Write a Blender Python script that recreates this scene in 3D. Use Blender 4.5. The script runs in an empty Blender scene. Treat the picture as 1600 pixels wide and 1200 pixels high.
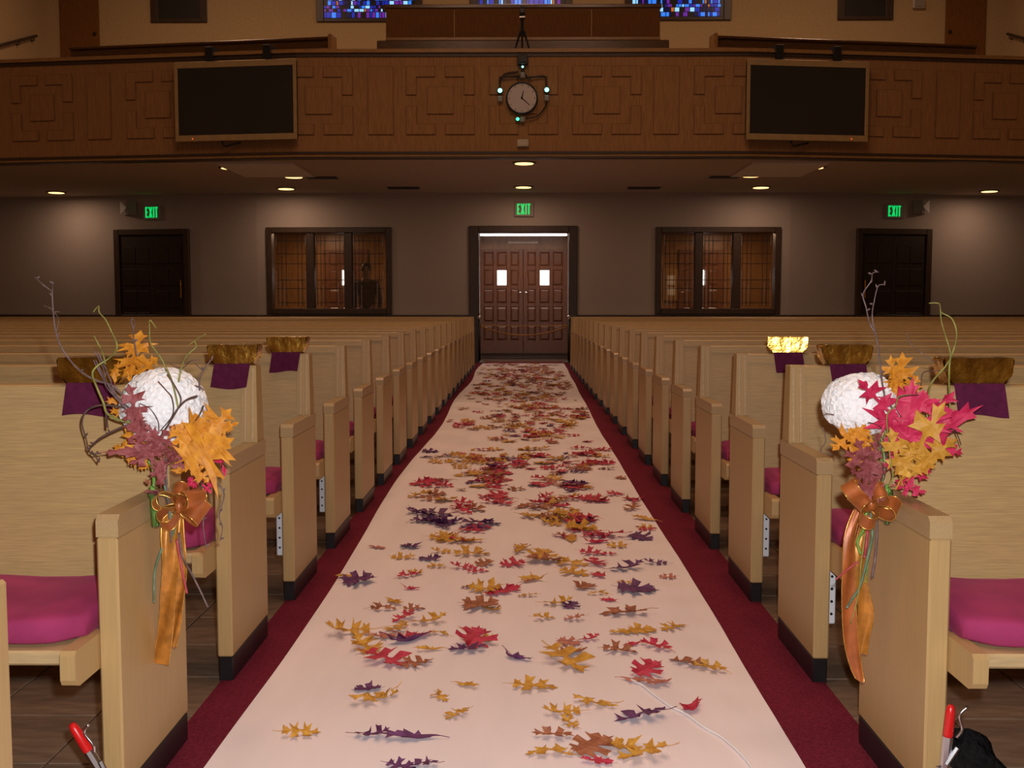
import bpy, math, random
from mathutils import Vector, Matrix
R = math.radians
sc = bpy.context.scene
COL = sc.collection
random.seed(7)

# ------------------------------------------------------------------ camera
F = 1637.0                                   # focal length in pixels of the 1600x1200 frame
CAM = Vector((0.0, 0.0, 1.0525))
PITCH = math.radians(4.2615); YAW = math.radians(.572)
cd = bpy.data.cameras.new('camera'); cam = bpy.data.objects.new('camera', cd); COL.objects.link(cam)
cd.sensor_width = 36.0; cd.lens = F / 1600.0 * 36.0; cd.clip_start = 0.02; cd.clip_end = 200
cam.location = CAM; cam.rotation_euler = (math.pi / 2 - PITCH, 0, YAW)
sc.camera = cam
_f = Vector((-math.sin(YAW) * math.cos(PITCH), math.cos(YAW) * math.cos(PITCH), -math.sin(PITCH)))
_r = Vector((math.cos(YAW), math.sin(YAW), 0)); _u = _r.cross(_f)
def ray(px, py): return _f + _r * ((px - 800) / F) + _u * ((600 - py) / F)
def P(px, py, d):                            # point of the place at distance d down the nave
    v = ray(px, py); return CAM + v * (d / v.y)
def G(px, py, z=0.0):                        # point on a horizontal plane
    v = ray(px, py); return CAM + v * ((z - CAM.z) / v.z)

# ------------------------------------------------------------------ world, lamps, exposure
w = bpy.data.worlds.new('world'); sc.world = w; w.use_nodes = True
w.node_tree.nodes['Background'].inputs[0].default_value = (1.0, 0.72, 0.5, 1)
w.node_tree.nodes['Background'].inputs[1].default_value = 0.02
sc.view_settings.view_transform = 'Standard'; sc.view_settings.look = 'None'
sc.view_settings.gamma = 1.0; sc.view_settings.use_curve_mapping = False
sc.view_settings.exposure = 0.0

FLASH_W = 182.0
NAVE_W = 74.0
def lamp(name, kind, loc, energy, color, **kw):
    l = bpy.data.lights.new(name, kind); l.energy = energy; l.color = color
    for k, v in kw.items(): setattr(l, k, v)
    o = bpy.data.objects.new(name, l); COL.objects.link(o); o.location = loc
    return o
lamp('camera_flash', 'POINT', (0.045, 0.02, CAM.z + 0.075), FLASH_W, (0.97, 0.96, 1.0), shadow_soft_size=0.018)
for lx in (-1.6, 1.6):
    for ly in (1.0, 4.5, 8.5):
        lamp('nave_ceiling_lamp', 'AREA', (lx, ly, 9.3), NAVE_W, (1.0, 0.60, 0.38), shape='DISK', size=1.3)

for lx in (-6.0, 0.0, 6.0):
    lamp('balcony_fill_lamp', 'AREA', (lx, 18.6, 9.4), 125.0, (1.0, 0.62, 0.40), shape='DISK', size=1.2)  # unseen fill lamps added to brighten the upper rear wall

# ------------------------------------------------------------------ materials
def new_mat(name):
    m = bpy.data.materials.new(name); m.use_nodes = True
    nt = m.node_tree; return m, nt, nt.nodes['Principled BSDF']
def mat(name, c, rough=0.6, metal=0.0, var=0.12, scale=8.0, stretch=(1, 1, 1), bump=0.0, spec=0.5, sheen=0.0, emit=None, estr=1.0, trans=0.0, c2=None, detail=4.0, alpha=1.0):
    m, nt, b = new_mat(name); L = nt.links.new
    b.inputs['Roughness'].default_value = rough; b.inputs['Metallic'].default_value = metal
    b.inputs['Specular IOR Level'].default_value = spec
    if sheen:
        b.inputs['Sheen Weight'].default_value = sheen; b.inputs['Sheen Roughness'].default_value = 0.35
        b.inputs['Sheen Tint'].default_value = (min(1, c[0] * 2.2), min(1, c[1] * 3 + .08), min(1, c[2] * 2.5), 1)
    if trans: b.inputs['Transmission Weight'].default_value = trans
    if emit:
        b.inputs['Emission Color'].default_value = (*emit, 1); b.inputs['Emission Strength'].default_value = estr
    b.inputs['Alpha'].default_value = alpha
    tc = nt.nodes.new('ShaderNodeTexCoord'); mp = nt.nodes.new('ShaderNodeMapping')
    mp.inputs['Scale'].default_value = stretch
    n = nt.nodes.new('ShaderNodeTexNoise'); n.inputs['Scale'].default_value = scale; n.inputs['Detail'].default_value = detail
    L(tc.outputs['Object'], mp.inputs['Vector']); L(mp.outputs['Vector'], n.inputs['Vector'])
    cr = nt.nodes.new('ShaderNodeValToRGB')
    lo = tuple(max(0, x * (1 - var)) for x in c); hi = c2 if c2 else tuple(min(1, x * (1 + var)) for x in c)
    cr.color_ramp.elements[0].position = .3; cr.color_ramp.elements[1].position = .7
    cr.color_ramp.elements[0].color = (*lo, 1); cr.color_ramp.elements[1].color = (*hi, 1)
    L(n.outputs['Fac'], cr.inputs['Fac']); L(cr.outputs['Color'], b.inputs['Base Color'])
    if bump:
        bp = nt.nodes.new('ShaderNodeBump'); bp.inputs['Strength'].default_value = bump; bp.inputs['Distance'].default_value = 0.01
        L(n.outputs['Fac'], bp.inputs['Height']); L(bp.outputs['Normal'], b.inputs['Normal'])
    return m
OAK = (.49, .325, .135)
M = {}
M['oak_h'] = mat('oak with level grain', OAK, .42, var=.16, scale=3.0, stretch=(5, 150, 150), bump=.03, detail=6)
M['oak_v'] = mat('oak with upright grain', (.48, .315, .13), .38, var=.06, scale=3.0, stretch=(70, 60, 2.5), bump=.015, detail=6)
M['oak_cap'] = mat('oak arm cap', (.44, .30, .145), .28, var=.07, scale=4.0, stretch=(60, 5, 60), detail=5)
M['oak_pale'] = mat('pale worn oak edge', (.54, .385, .19), .4, var=.12, scale=5.0, stretch=(4, 30, 30))
M['plinth'] = mat('black rubber plinth', (.012, .011, .012), .35, var=.3)
M['velvet'] = mat('magenta velvet', (.34, .04, .12), .85, var=.22, scale=7, sheen=.25, spec=.1)
M['brass'] = mat('polished brass foil', (.78, .43, .08), .2, 1.0, var=.5, scale=22, bump=.4)
M['plum'] = mat('plum felt cloth', (.10, .014, .045), .95, var=.15, scale=60, spec=.1)
M['carpet'] = mat('burgundy carpet', (.165, .018, .036), .95, var=.3, scale=160, bump=.35, spec=.08)
M['runner'] = mat('white fabric runner', (.90, .82, .83), .8, var=.04, scale=2.0, stretch=(4, 1, 1), spec=.2)
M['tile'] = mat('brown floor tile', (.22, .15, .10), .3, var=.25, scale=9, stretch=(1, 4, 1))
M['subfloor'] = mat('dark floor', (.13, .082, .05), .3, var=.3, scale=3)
M['plaster'] = mat('grey beige plaster', (.42, .36, .31), .9, var=.05, scale=60, bump=.06, spec=.2)
M['plaster_up'] = mat('warm beige plaster', (.50, .35, .18), .9, var=.06, scale=20, spec=.2)
M['soffit'] = mat('matt soffit plaster', (.60, .51, .45), .95, var=.06, scale=40, spec=.15)
M['ceil'] = mat('nave ceiling darkened against bounce', (.16, .10, .06), .95, var=.05)  # unseen ceiling, made dark to cut the light it bounces
M['fascia'] = mat('fascia oak veneer', (.36, .185, .075), .7, spec=.15, var=.16, scale=3, stretch=(22, 22, 2), detail=5)
M['gap_shade'] = mat('fret shadow gap shade', (.235, .12, .05), .7, var=.15, spec=.15)  # dark rim painting the shadow gaps round the fret pieces
M['fascia_cap'] = mat('varnished cap rail', (.36, .19, .065), .25, var=.2, scale=3, stretch=(2, 30, 30))
M['dark_wood'] = mat('dark stained wood', (.055, .032, .019), .4, var=.3, scale=3, stretch=(30, 30, 3))
M['dark_door'] = mat('near black door wood', (.022, .014, .01), .45, var=.3, scale=3, stretch=(30, 30, 3))
M['door_wood'] = mat('carved red brown door wood', (.17, .068, .03), .3, var=.35, scale=4, stretch=(30, 30, 3))
M['wainscot'] = mat('orange brown wainscot', (.26, .12, .035), .35, var=.25, scale=3, stretch=(18, 18, 2))
M['booth'] = mat('walnut booth panel', (.20, .082, .02), .6, spec=.15, var=.2, scale=3, stretch=(16, 16, 2))
M['bench_up'] = mat('dark balcony bench wood', (.11, .05, .016), .22, var=.3, scale=3, stretch=(2, 25, 25))
M['black'] = mat('black plastic', (.012, .012, .012), .4, var=.2)
M['screen'] = mat('dark matt screen', (.028, .026, .022), .35, var=.1, scale=2)
M['silver'] = mat('champagne frame', (.62, .46, .24), .35, .6, var=.08)
M['steel'] = mat('bright steel', (.6, .6, .62), .25, 1.0, var=.1)
M['white_plastic'] = mat('white plastic', (.8, .8, .82), .45, var=.05)
M['cream'] = mat('cream plate', (.6, .52, .38), .6, var=.05)
M['clock_face'] = mat('clock face', (.62, .55, .52), .6, var=.04)
M['green_sign'] = mat('green sign letters', (.01, .3, .05), .5, emit=(.0, .9, .18), estr=.75)
M['sign_plate'] = mat('sign plate', (.30, .26, .23), .6, var=.04)
M['led'] = mat('cyan pilot lamp', (.2, .9, .9), .5, emit=(.25, 1, .95), estr=3.0)
M['led_green'] = mat('green pilot lamp', (.1, .9, .5), .5, emit=(.1, 1, .55), estr=1.6)
M['led_red'] = mat('red pilot lamp', (.9, .1, .02), .5, emit=(1, .12, .02), estr=1.5)
M['downlight'] = mat('lit warm lens', (1, .7, .35), .5, emit=(1, .62, .22), estr=2.6)
M['tube'] = mat('lit fluorescent tube', (1, .9, .9), .5, emit=(1, .86, .88), estr=5.0)
M['daylight'] = mat('daylit glass', (.9, .95, .95), .5, emit=(.95, 1, .98), estr=2.2)
M['pale_panel'] = mat('pale soffit panel', (.85, .82, .82), .8, var=.04)
M['rope'] = mat('gold rope', (.45, .22, .05), .6, var=.3, scale=120)
M['lead'] = mat('lead came', (.03, .026, .022), .35, .3, var=.2)
M['came'] = mat('bright zinc came', (.5, .46, .44), .3, .7, var=.2)
M['glass'] = mat('clear leaded glass', (.9, .88, .84), .06, var=.02, trans=1.0, spec=.4)
M['vial'] = mat('clear plastic vial', (.95, .97, .97), .05, var=.02, trans=1.0)
M['paper'] = mat('paper sheet', (.75, .68, .5), .8, var=.05)
M['cloth_dark'] = mat('dark brown shirt', (.12, .07, .055), .9, var=.2)
M['cloth_trouser'] = mat('dark trousers', (.05, .04, .04), .9, var=.2)
M['skin'] = mat('skin', (.42, .24, .16), .6, var=.06)
M['hair'] = mat('dark hair', (.05, .03, .02), .5, var=.3)
M['eye'] = mat('eye', (.03, .02, .02), .3)
M['petal'] = mat('white petals', (.96, .96, .95), .8, var=.02, scale=60)
M['twig'] = mat('grey brown twig', (.17, .115, .11), .7, var=.4, scale=60)
M['twig_dark'] = mat('dark curly twig', (.10, .055, .045), .7, var=.4, scale=60)
M['vine'] = mat('olive green curly willow', (.27, .27, .06), .55, var=.35, scale=40)
M['stem'] = mat('green stem', (.20, .45, .08), .4, var=.3, scale=30)
M['teal_stem'] = mat('grey green stem', (.13, .22, .13), .45, var=.3, scale=30)
M['pink_stem'] = mat('pink stem', (.5, .07, .09), .5, var=.3, scale=30)
M['bow'] = mat('copper satin ribbon', (.40, .11, .025), .4, .15, var=.25, scale=30, sheen=.2)
M['ribbon'] = mat('sheer amber ribbon', (.50, .20, .03), .35, .3, var=.3, scale=35)
M['ribbon_edge'] = mat('gold ribbon edge', (.8, .45, .1), .25, .8, var=.3, scale=80)
M['red_grip'] = mat('red vinyl grip', (.65, .012, .012), .3, var=.1)
M['fuzzy'] = mat('black fleece', (.012, .011, .011), 1.0, var=.4, scale=80, bump=.8, spec=.05)
M['string'] = mat('white cord', (.9, .88, .87), .7, var=.03)
LEAFC = {'Y': ('yellow orange', (.60, .255, .02), (.72, .40, .06)), 'R': ('crimson', (.50, .018, .045), (.62, .05, .10)),
         'P': ('purple', (.10, .022, .10), (.17, .05, .16)), 'B': ('russet brown', (.34, .095, .04), (.45, .17, .08)),
         'K': ('dusty pink', (.48, .14, .10), (.60, .24, .17)), 'O': ('orange', (.66, .22, .012), (.82, .36, .03)),
         'U': ('dusty maroon', (.30, .062, .062), (.40, .11, .11)), 'C': ('hot crimson', (.62, .012, .07), (.75, .05, .14))}
LM = {k: mat(v[0] + ' leaf', v[1], .55, var=.25, scale=5.0, c2=v[2], spec=.35) for k, v in LEAFC.items()}

# ------------------------------------------------------------------ mesh helpers
class MB:
    def __init__(s): s.v = []; s.f = []; s.m = []; s.cm = 0
    def add(s, vs, fs):
        o = len(s.v); s.v += [Vector(x) for x in vs]; s.f += [tuple(i + o for i in f) for f in fs]; s.m += [s.cm] * len(fs); return s
    def box(s, a, b, bev=0.0):
        x0, x1 = sorted((a[0], b[0])); y0, y1 = sorted((a[1], b[1])); z0, z1 = sorted((a[2], b[2]))
        if bev <= 0:
            return s.add([(x0, y0, z0), (x1, y0, z0), (x1, y1, z0), (x0, y1, z0), (x0, y0, z1), (x1, y0, z1), (x1, y1, z1), (x0, y1, z1)],
                         [(0, 3, 2, 1), (4, 5, 6, 7), (0, 1, 5, 4), (1, 2, 6, 5), (2, 3, 7, 6), (3, 0, 4, 7)])
        e = min(bev, (x1 - x0) / 2.01, (y1 - y0) / 2.01, (z1 - z0) / 2.01)
        vs = []; idx = {}
        for ix, (xo, xi) in enumerate(((x0, x0 + e), (x1, x1 - e))):
            for iy, (yo, yi) in enumerate(((y0, y0 + e), (y1, y1 - e))):
                for iz, (zo, zi) in enumerate(((z0, z0 + e), (z1, z1 - e))):
                    for ax, p in enumerate(((xo, yi, zi), (xi, yo, zi), (xi, yi, zo))):
                        idx[(ix, iy, iz, ax)] = len(vs); vs.append(p)
        fs = []
        g = lambda *k: idx[k]
        for a_ in (0, 1):
            q = [g(a_, 0, 0, 0), g(a_, 1, 0, 0), g(a_, 1, 1, 0), g(a_, 0, 1, 0)]; fs.append(tuple(q if a_ else q[::-1]))
            q = [g(0, a_, 0, 1), g(1, a_, 0, 1), g(1, a_, 1, 1), g(0, a_, 1, 1)]; fs.append(tuple(q[::-1] if a_ else q))
            q = [g(0, 0, a_, 2), g(1, 0, a_, 2), g(1, 1, a_, 2), g(0, 1, a_, 2)]; fs.append(tuple(q if a_ else q[::-1]))
        for a_ in (0, 1):
            for b_ in (0, 1):
                fs.append((g(a_, b_, 0, 0), g(a_, b_, 1, 0), g(a_, b_, 1, 1), g(a_, b_, 0, 1)))
                fs.append((g(a_, 0, b_, 0), g(a_, 1, b_, 0), g(a_, 1, b_, 2), g(a_, 0, b_, 2)))
                fs.append((g(0, a_, b_, 1), g(1, a_, b_, 1), g(1, a_, b_, 2), g(0, a_, b_, 2)))
                for c_ in (0, 1): fs.append((g(a_, b_, c_, 0), g(a_, b_, c_, 1), g(a_, b_, c_, 2)))
        return s.add(vs, fs)
    def prism(s, poly, ax, a, b):             # polygon extruded along axis ax from a to b; poly in the other two axes, in order
        n = len(poly)
        def pt(p, t):
            return (t, p[0], p[1]) if ax == 0 else (p[0], t, p[1]) if ax == 1 else (p[0], p[1], t)
        vs = [pt(p, a) for p in poly] + [pt(p, b) for p in poly]
        fs = [tuple(range(n))[::-1], tuple(range(n, 2 * n))] + [(i, (i + 1) % n, (i + 1) % n + n, i + n) for i in range(n)]
        return s.add(vs, fs)
    def tube(s, pts, rad, n=6, cap=True):
        pts = [Vector(p) for p in pts]; k = len(pts)
        rad = rad if isinstance(rad, (list, tuple)) else [rad] * k
        vs = []; prev = None
        for i, p in enumerate(pts):
            t = (pts[min(i + 1, k - 1)] - pts[max(i - 1, 0)])
            t = t.normalized() if t.length > 1e-9 else Vector((0, 0, 1))
            if prev is None:
                a = Vector((0, 0, 1)) if abs(t.z) < .9 else Vector((1, 0, 0)); x = t.cross(a).normalized()
            else: x = (prev - t * prev.dot(t)).normalized()
            y = t.cross(x); prev = x
            for j in range(n):
                an = 2 * math.pi * j / n; vs.append(p + (x * math.cos(an) + y * math.sin(an)) * rad[i])
        fs = [(i * n + j, i * n + (j + 1) % n, (i + 1) * n + (j + 1) % n, (i + 1) * n + j) for i in range(k - 1) for j in range(n)]
        if cap: fs += [tuple(range(n))[::-1], tuple(range((k - 1) * n, k * n))]
        return s.add(vs, fs)
    def lathe(s, prof, c, n=16, ax=2):
        vs = []
        for r, h in prof:
            for j in range(n):
                an = 2 * math.pi * j / n; a, b = r * math.cos(an), r * math.sin(an)
                vs.append((c[0] + a, c[1] + b, c[2] + h) if ax == 2 else (c[0] + a, c[1] + h, c[2] + b))
        k = len(prof)
        fs = [(i * n + j, i * n + (j + 1) % n, (i + 1) * n + (j + 1) % n, (i + 1) * n + j) for i in range(k - 1) for j in range(n)]
        fs += [tuple(range(n))[::-1], tuple(range((k - 1) * n, k * n))]
        return s.add(vs, fs)
    def grid(s, fn, nu, nv):
        vs = [fn(i / nu, j / nv) for i in range(nu + 1) for j in range(nv + 1)]
        return s.add(vs, [(i * (nv + 1) + j, (i + 1) * (nv + 1) + j, (i + 1) * (nv + 1) + j + 1, i * (nv + 1) + j + 1) for i in range(nu) for j in range(nv)])
    def mesh(s, name, mats, smooth=False, off=None):
        me = bpy.data.meshes.new(name)
        me.from_pydata([tuple(v - off) if off else tuple(v) for v in s.v], [], s.f)
        for m in (mats if isinstance(mats, list) else [mats]): me.materials.append(m)
        me.polygons.foreach_set('material_index', s.m)
        if smooth: me.polygons.foreach_set('use_smooth', [True] * len(s.f))
        me.update(); return me
    def build(s, name, m, parent=None, smooth=False, off=None):
        o = bpy.data.objects.new(name, s.mesh(name, m, smooth, off)); COL.objects.link(o)
        if parent is not None: o.parent = parent
        return o
def tag(o, label=None, cat=None, group=None, kind=None):
    if label: o['label'] = label
    if cat: o['category'] = cat
    if group: o['group'] = group
    if kind: o['kind'] = kind
    return o
def empty(name, loc, rz=0.0, label=None, cat=None, group=None, kind=None):
    o = bpy.data.objects.new(name, None); COL.objects.link(o); o.empty_display_size = .1
    o.location = loc; o.rotation_euler = (0, 0, rz); return tag(o, label, cat, group, kind)
def copy_tree(o, parent=None, kids=None):
    c = o.copy(); COL.objects.link(c)
    if parent is not None: c.parent = parent
    for ch in KIDS(o): copy_tree(ch, c)
    return c
def KIDS(o): return [x for x in bpy.data.objects if x.parent == o]
def spline(pts, sub=5):
    pts = [Vector(p) for p in pts]; out = []
    for i in range(len(pts) - 1):
        p0 = pts[max(i - 1, 0)]; p1 = pts[i]; p2 = pts[i + 1]; p3 = pts[min(i + 2, len(pts) - 1)]
        for k in range(sub):
            t = k / sub
            out.append(.5 * ((2 * p1) + (p2 - p0) * t + (2 * p0 - 5 * p1 + 4 * p2 - p3) * t * t + (3 * p1 - p0 - 3 * p2 + p3) * t ** 3))
    out.append(pts[-1]); return out
def struct(name, mb, m, parent=None, label=None, **kw):
    o = mb.build(name, m, parent, **kw)
    if parent is None: tag(o, label, None, None, 'structure')
    return o

# ------------------------------------------------------------------ layout numbers
XA = .81; PITCHY = .802; Y1 = 2.058; NROW = 20
YW = 19.8; XW = 5.0; AW = R(9.0)             # rear wall: middle facet and its wings
YB = 15.1; XB = 3.2; AB = R(7.5)             # balcony front: the same
XS = 10.5; YU = 23.4; YE = 22.6
zc = lambda py, d: P(816, py, d).z
ZS = zc(301, YW)                             # soffit height
def wing_u(px, X0, Y0, A, py=420):
    v_ = ray(px, py); k = abs(v_.x / v_.y); return (Y0 * k - X0) / (math.cos(A) - k * math.sin(A))
def wing_pt(s, u, X0, Y0, A): return (s * (X0 + u * math.cos(A)), Y0 + u * math.sin(A))
def on_rear(px, py):                          # a point on the rear wall plane (either facet) and its heading
    X = P(px, py, YW).x
    if abs(X) <= XW: q = P(px, py, YW); return Vector((q.x, YW, q.z)), 0.0
    s = 1 if X > 0 else -1; u = wing_u(px, XW, YW, AW, py); x, y = wing_pt(s, u, XW, YW, AW)
    return Vector((x, y, P(px, py, y).z)), s * AW
def on_balcony(px, py):
    X = P(px, py, YB).x
    if abs(X) <= XB: q = P(px, py, YB); return Vector((q.x, YB, q.z)), 0.0
    s = 1 if X > 0 else -1; u = wing_u(px, XB, YB, AB, py); x, y = wing_pt(s, u, XB, YB, AB)
    return Vector((x, y, P(px, py, y).z)), s * AB

# ------------------------------------------------------------------ the room shell
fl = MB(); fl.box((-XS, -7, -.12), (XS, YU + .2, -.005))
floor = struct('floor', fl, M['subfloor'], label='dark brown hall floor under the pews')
tm = MB(); tm.box((-.14, -.14, -.0045), (.14, .14, .0), .002); tme = tm.mesh('floor_tile', M['tile'])
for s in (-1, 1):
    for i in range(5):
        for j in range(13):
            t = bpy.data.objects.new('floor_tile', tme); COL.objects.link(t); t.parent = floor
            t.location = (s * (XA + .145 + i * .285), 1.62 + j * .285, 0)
cm = MB(); cm.grid(lambda u, v: (-XA - .035 + u * (2 * XA + .07), 1.0 + v * 18.7, .004 + .0008 * math.sin(v * 90 + u * 5)), 6, 60)
cm.box((-XA - .035, 1.0, -.004), (XA + .035, 19.7, .0025))
struct('floor_carpet', cm, M['carpet'], label='burgundy carpet strip along the aisle under the white runner')
def side_wall(nm, s, lab):
    b = MB(); b.box((s * XS, -7, 0), (s * (XS + .2), YU + .2, 10)); struct(nm, b, M['plaster_up'], label=lab)
side_wall('wall_left', -1, 'beige side wall at the left of the balcony'); side_wall('wall_right', 1, 'beige side wall at the right of the balcony')
b = MB(); b.box((-XS - .2, -7.2, 0), (XS + .2, -7, 10)); struct('wall_front', b, M['plaster_up'], label='beige wall behind the viewer')
b = MB(); b.box((-XS - .2, -7.2, 10), (XS + .2, YU + .2, 10.2)); struct('ceiling', b, M['ceil'], label='unseen high nave ceiling, darkened against bounce')

# rear wall under the balcony, with openings
WIN = {}
def rear_x(px): return P(px, 420, YW).x
zt_win = zc(355, YW); zb_win = zc(491, YW); zt_door = zc(353, YW)
dl, dr = rear_x(733), rear_x(902); wl0, wl1 = rear_x(417), rear_x(612); wr0, wr1 = rear_x(1024), rear_x(1219)
TH = .18
b = MB()
for x0, x1, z0, z1 in ((-XW, wl0, 0, ZS), (wl0, wl1, 0, zb_win), (wl0, wl1, zt_win, ZS), (wl1, dl, 0, ZS), (dl, dr, zt_door, ZS), (dr, wr0, 0, ZS), (wr0, wr1, 0, zb_win), (wr0, wr1, zt_win, ZS), (wr1, XW, 0, ZS)):
    b.box((x0, YW, z0), (x1, YW + TH, z1))
wall_rear = struct('wall_rear', b, M['plaster'], label='grey beige rear wall under the balcony')
for s, nm in ((-1, 'wall_rear_left'), (1, 'wall_rear_right')):
    x1, y1 = wing_pt(s, 5.8, XW, YW, AW); n = (-s * math.sin(AW) * -TH * s, math.cos(AW) * TH)
    b = MB(); b.prism([(s * XW, YW), (x1, y1), (x1, y1 + TH), (s * XW, YW + TH)], 2, 0, ZS)
    struct(nm, b, M['plaster'], label='grey beige rear wall bay beside the %s exit door' % ('left' if s < 0 else 'right'))
# wainscot with dark cap
zcap = zc(492, YW)
for x0, x1, nm in ((-XW, dl, 'trim_1'), (dr, XW, 'trim_2')):
    b = MB(); b.box((x0, YW - .03, 0), (x1, YW - .002, zcap - .06)); t = struct(nm, b, M['wainscot'], label='orange brown wainscot %s of the rear doorway' % ('left' if x0 < 0 else 'right'))
    b = MB(); b.box((x0, YW - .05, zcap - .06), (x1, YW - .002, zcap), .01); b.build('cap_rail', M['dark_wood'], t)
for s, nm in ((-1, 'trim_3'), (1, 'trim_4')):
    t = empty(nm, (s * XW, YW, 0), s * AW, kind='structure'); t['label'] = 'dark capped wainscot on the %s rear wall bay' % ('left' if s < 0 else 'right')
    b = MB(); b.box((0, -.03, 0), (s * 5.6, -.002, zcap - .06)); b.build('wainscot_panel', M['wainscot'], t)
    b = MB(); b.box((0, -.05, zcap - .07), (s * 5.6, -.002, zcap), .01); b.build('cap_rail', M['dark_wood'], t)

# doorway frame in the middle
op_l, op_r, op_t = rear_x(748), rear_x(889), zc(364, YW)
fr = empty('door_1', (0, YW, 0), 0, 'dark wooden frame of the open central doorway', None, None, 'structure')
b = MB(); b.box((dl, -.05, 0), (op_l, TH + .03, zt_door), .012); b.build('jamb', M['dark_wood'], fr)
b = MB(); b.box((op_r, -.05, 0), (dr, TH + .03, zt_door), .012); b.build('jamb', M['dark_wood'], fr)
b = MB(); b.box((op_l, -.05, op_t), (op_r, TH + .03, zt_door), .012); b.build('lintel', M['dark_wood'], fr)
for x in (op_l + .016, op_r - .015):
    b = MB(); b.box((x - .012, .0, .9), (x + .012, .02, op_t - .02), .004); b.build('edge_strip', M['came'], fr)

# leaded windows
def leaded(nm, x0, x1, lab):
    r = empty(nm, (0, YW, 0), 0, lab, None, None, 'structure')
    z0, z1 = zb_win, zt_win; fw = .105
    def bx(n, a, c, m=M['dark_wood'], bev=.01, par=r):
        q = MB(); q.box(a, c, bev); return q.build(n, m, par)
    bx('frame_side', (x0, -.05, z0), (x0 + fw, TH, z1)); bx('frame_side', (x1 - fw, -.05, z0), (x1, TH, z1))
    bx('frame_head', (x0 + fw, -.05, z1 - fw), (x1 - fw, TH, z1)); bx('frame_sill', (x0 + fw, -.07, z0), (x1 - fw, TH, z0 + .11))
    wi = (x1 - x0 - 2 * fw) / 3; mw = .11
    for i in range(3):
        a = x0 + fw + i * wi; c = a + wi
        if i: bx('mullion', (a - mw / 2 - .02, -.03, z0 + .11), (a + mw / 2 + .02, TH, z1 - fw))
        a += (.085 if i else .055); c -= (.085 if i < 2 else .055)
        zz0, zz1 = z0 + .15, z1 - fw - .04
        g = bx('pane', (a, .06, zz0), (c, .066, zz1), M['glass'], 0)
        q = MB()                                    # came grid of the pane
        W = c - a; H_ = zz1 - zz0
        for fx in (.06, .2, .34, .72, .86): q.box((a + W * fx - .005, .05, zz0), (a + W * fx + .005, .059, zz1))
        for fz in (.05, .25, .37, .60, .74, .92): q.box((a, .05, zz0 + H_ * fz - .006), (c, .058, zz0 + H_ * fz + .006))
        k = q.build('lead_came', M['lead'], g)
        q = MB()
        for fx, h0, h1 in ((.02, 0, .5), (.13, 0, .35), (.27, .0, .3), (.79, 0, .33), (.98, .0, .5), (.02, .85, 1), (.98, .85, 1)):
            q.box((a + W * fx - .004, .047, zz0 + H_ * h0), (a + W * fx + .004, .0495, zz0 + H_ * h1))
        q.build('zinc_border', M['came'], g)
    return r
leaded('window_1', wl0, wl1, 'three-light leaded interior window left of the central doorway')
leaded('window_2', wr0, wr1, 'three-light leaded interior window right of the central doorway')

# closed exit doors in the wings
def exit_door(nm, s, pa, pb, lab):
    ua, ub = sorted((wing_u(pa, XW, YW, AW), wing_u(pb, XW, YW, AW)))
    x, y = wing_pt(s, 0, XW, YW, AW); r = empty(nm, (x, y, 0), s * AW, lab, None, None, 'structure')
    ym = y + math.sin(AW) * (ua + ub) / 2; zt = P(816, 358, ym).z
    def bx(n, u0, u1, y0, y1, z0, z1, m, par=r, bev=.01):
        q = MB(); q.box((s * u0, y0, z0), (s * u1, y1, z1), bev); return q.build(n, m, par)
    fw = .11
    bx('jamb', ua, ua + fw, -.07, -.001, 0, zt, M['dark_wood']); bx('jamb', ub - fw, ub, -.07, -.001, 0, zt, M['dark_wood'])
    bx('lintel', ua + fw, ub - fw, -.07, -.001, zt - .11, zt, M['dark_wood'])
    um = (ua + ub) / 2
    for u0, u1 in ((ua + fw, um - .004), (um + .004, ub - fw)):
        lf = bx('door_leaf', u0, u1, -.03, -.002, .01, zt - .11, M['dark_door'])
        wdt = u1 - u0
        for k in range(5):
            for j in range(2):
                bx('door_panel', u0 + wdt * (.1 + .42 * j), u0 + wdt * (.48 + .42 * j), -.042, -.0305, .18 + k * .42, .5 + k * .42, M['dark_door'], lf, .008)
    bx('push_bar', ua + fw + .06, ua + fw + .085, -.075, -.05, 1.2, 1.55, M['brass'])
exit_door('door_2', -1, 181, 298, 'nearly black closed double door under the left exit sign')
exit_door('door_3', 1, 1336, 1453, 'nearly black closed double door under the right exit sign')

# narthex behind the rear wall
b = MB(); b.box((-6.2, YE, 0), (6.2, YE + .12, ZS)); struct('wall_narthex', b, M['wainscot'], label='wood panelled entrance hall wall seen through the windows')
for s, n in ((-1, 'wall_narthex_left'), (1, 'wall_narthex_right')):
    b = MB(); b.box((s * 6.2, YW + .5, 0), (s * 6.3, YE, ZS)); struct(n, b, M['wainscot'], label='%s end wall of the entrance hall' % ('left' if s < 0 else 'right'))
b = MB(); b.box((-6.2, YW + TH + .01, 2.62), (6.2, YE, 2.72)); struct('ceiling_narthex', b, M['soffit'], label='low entrance hall ceiling')
b = MB(); b.box((-1.2, 20.9, -.004), (1.2, YE - .01, .012), .004); tag(b.build('door_mat', M['plinth']), 'black mat on the entrance hall floor before the outer doors', 'mat')

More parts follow.
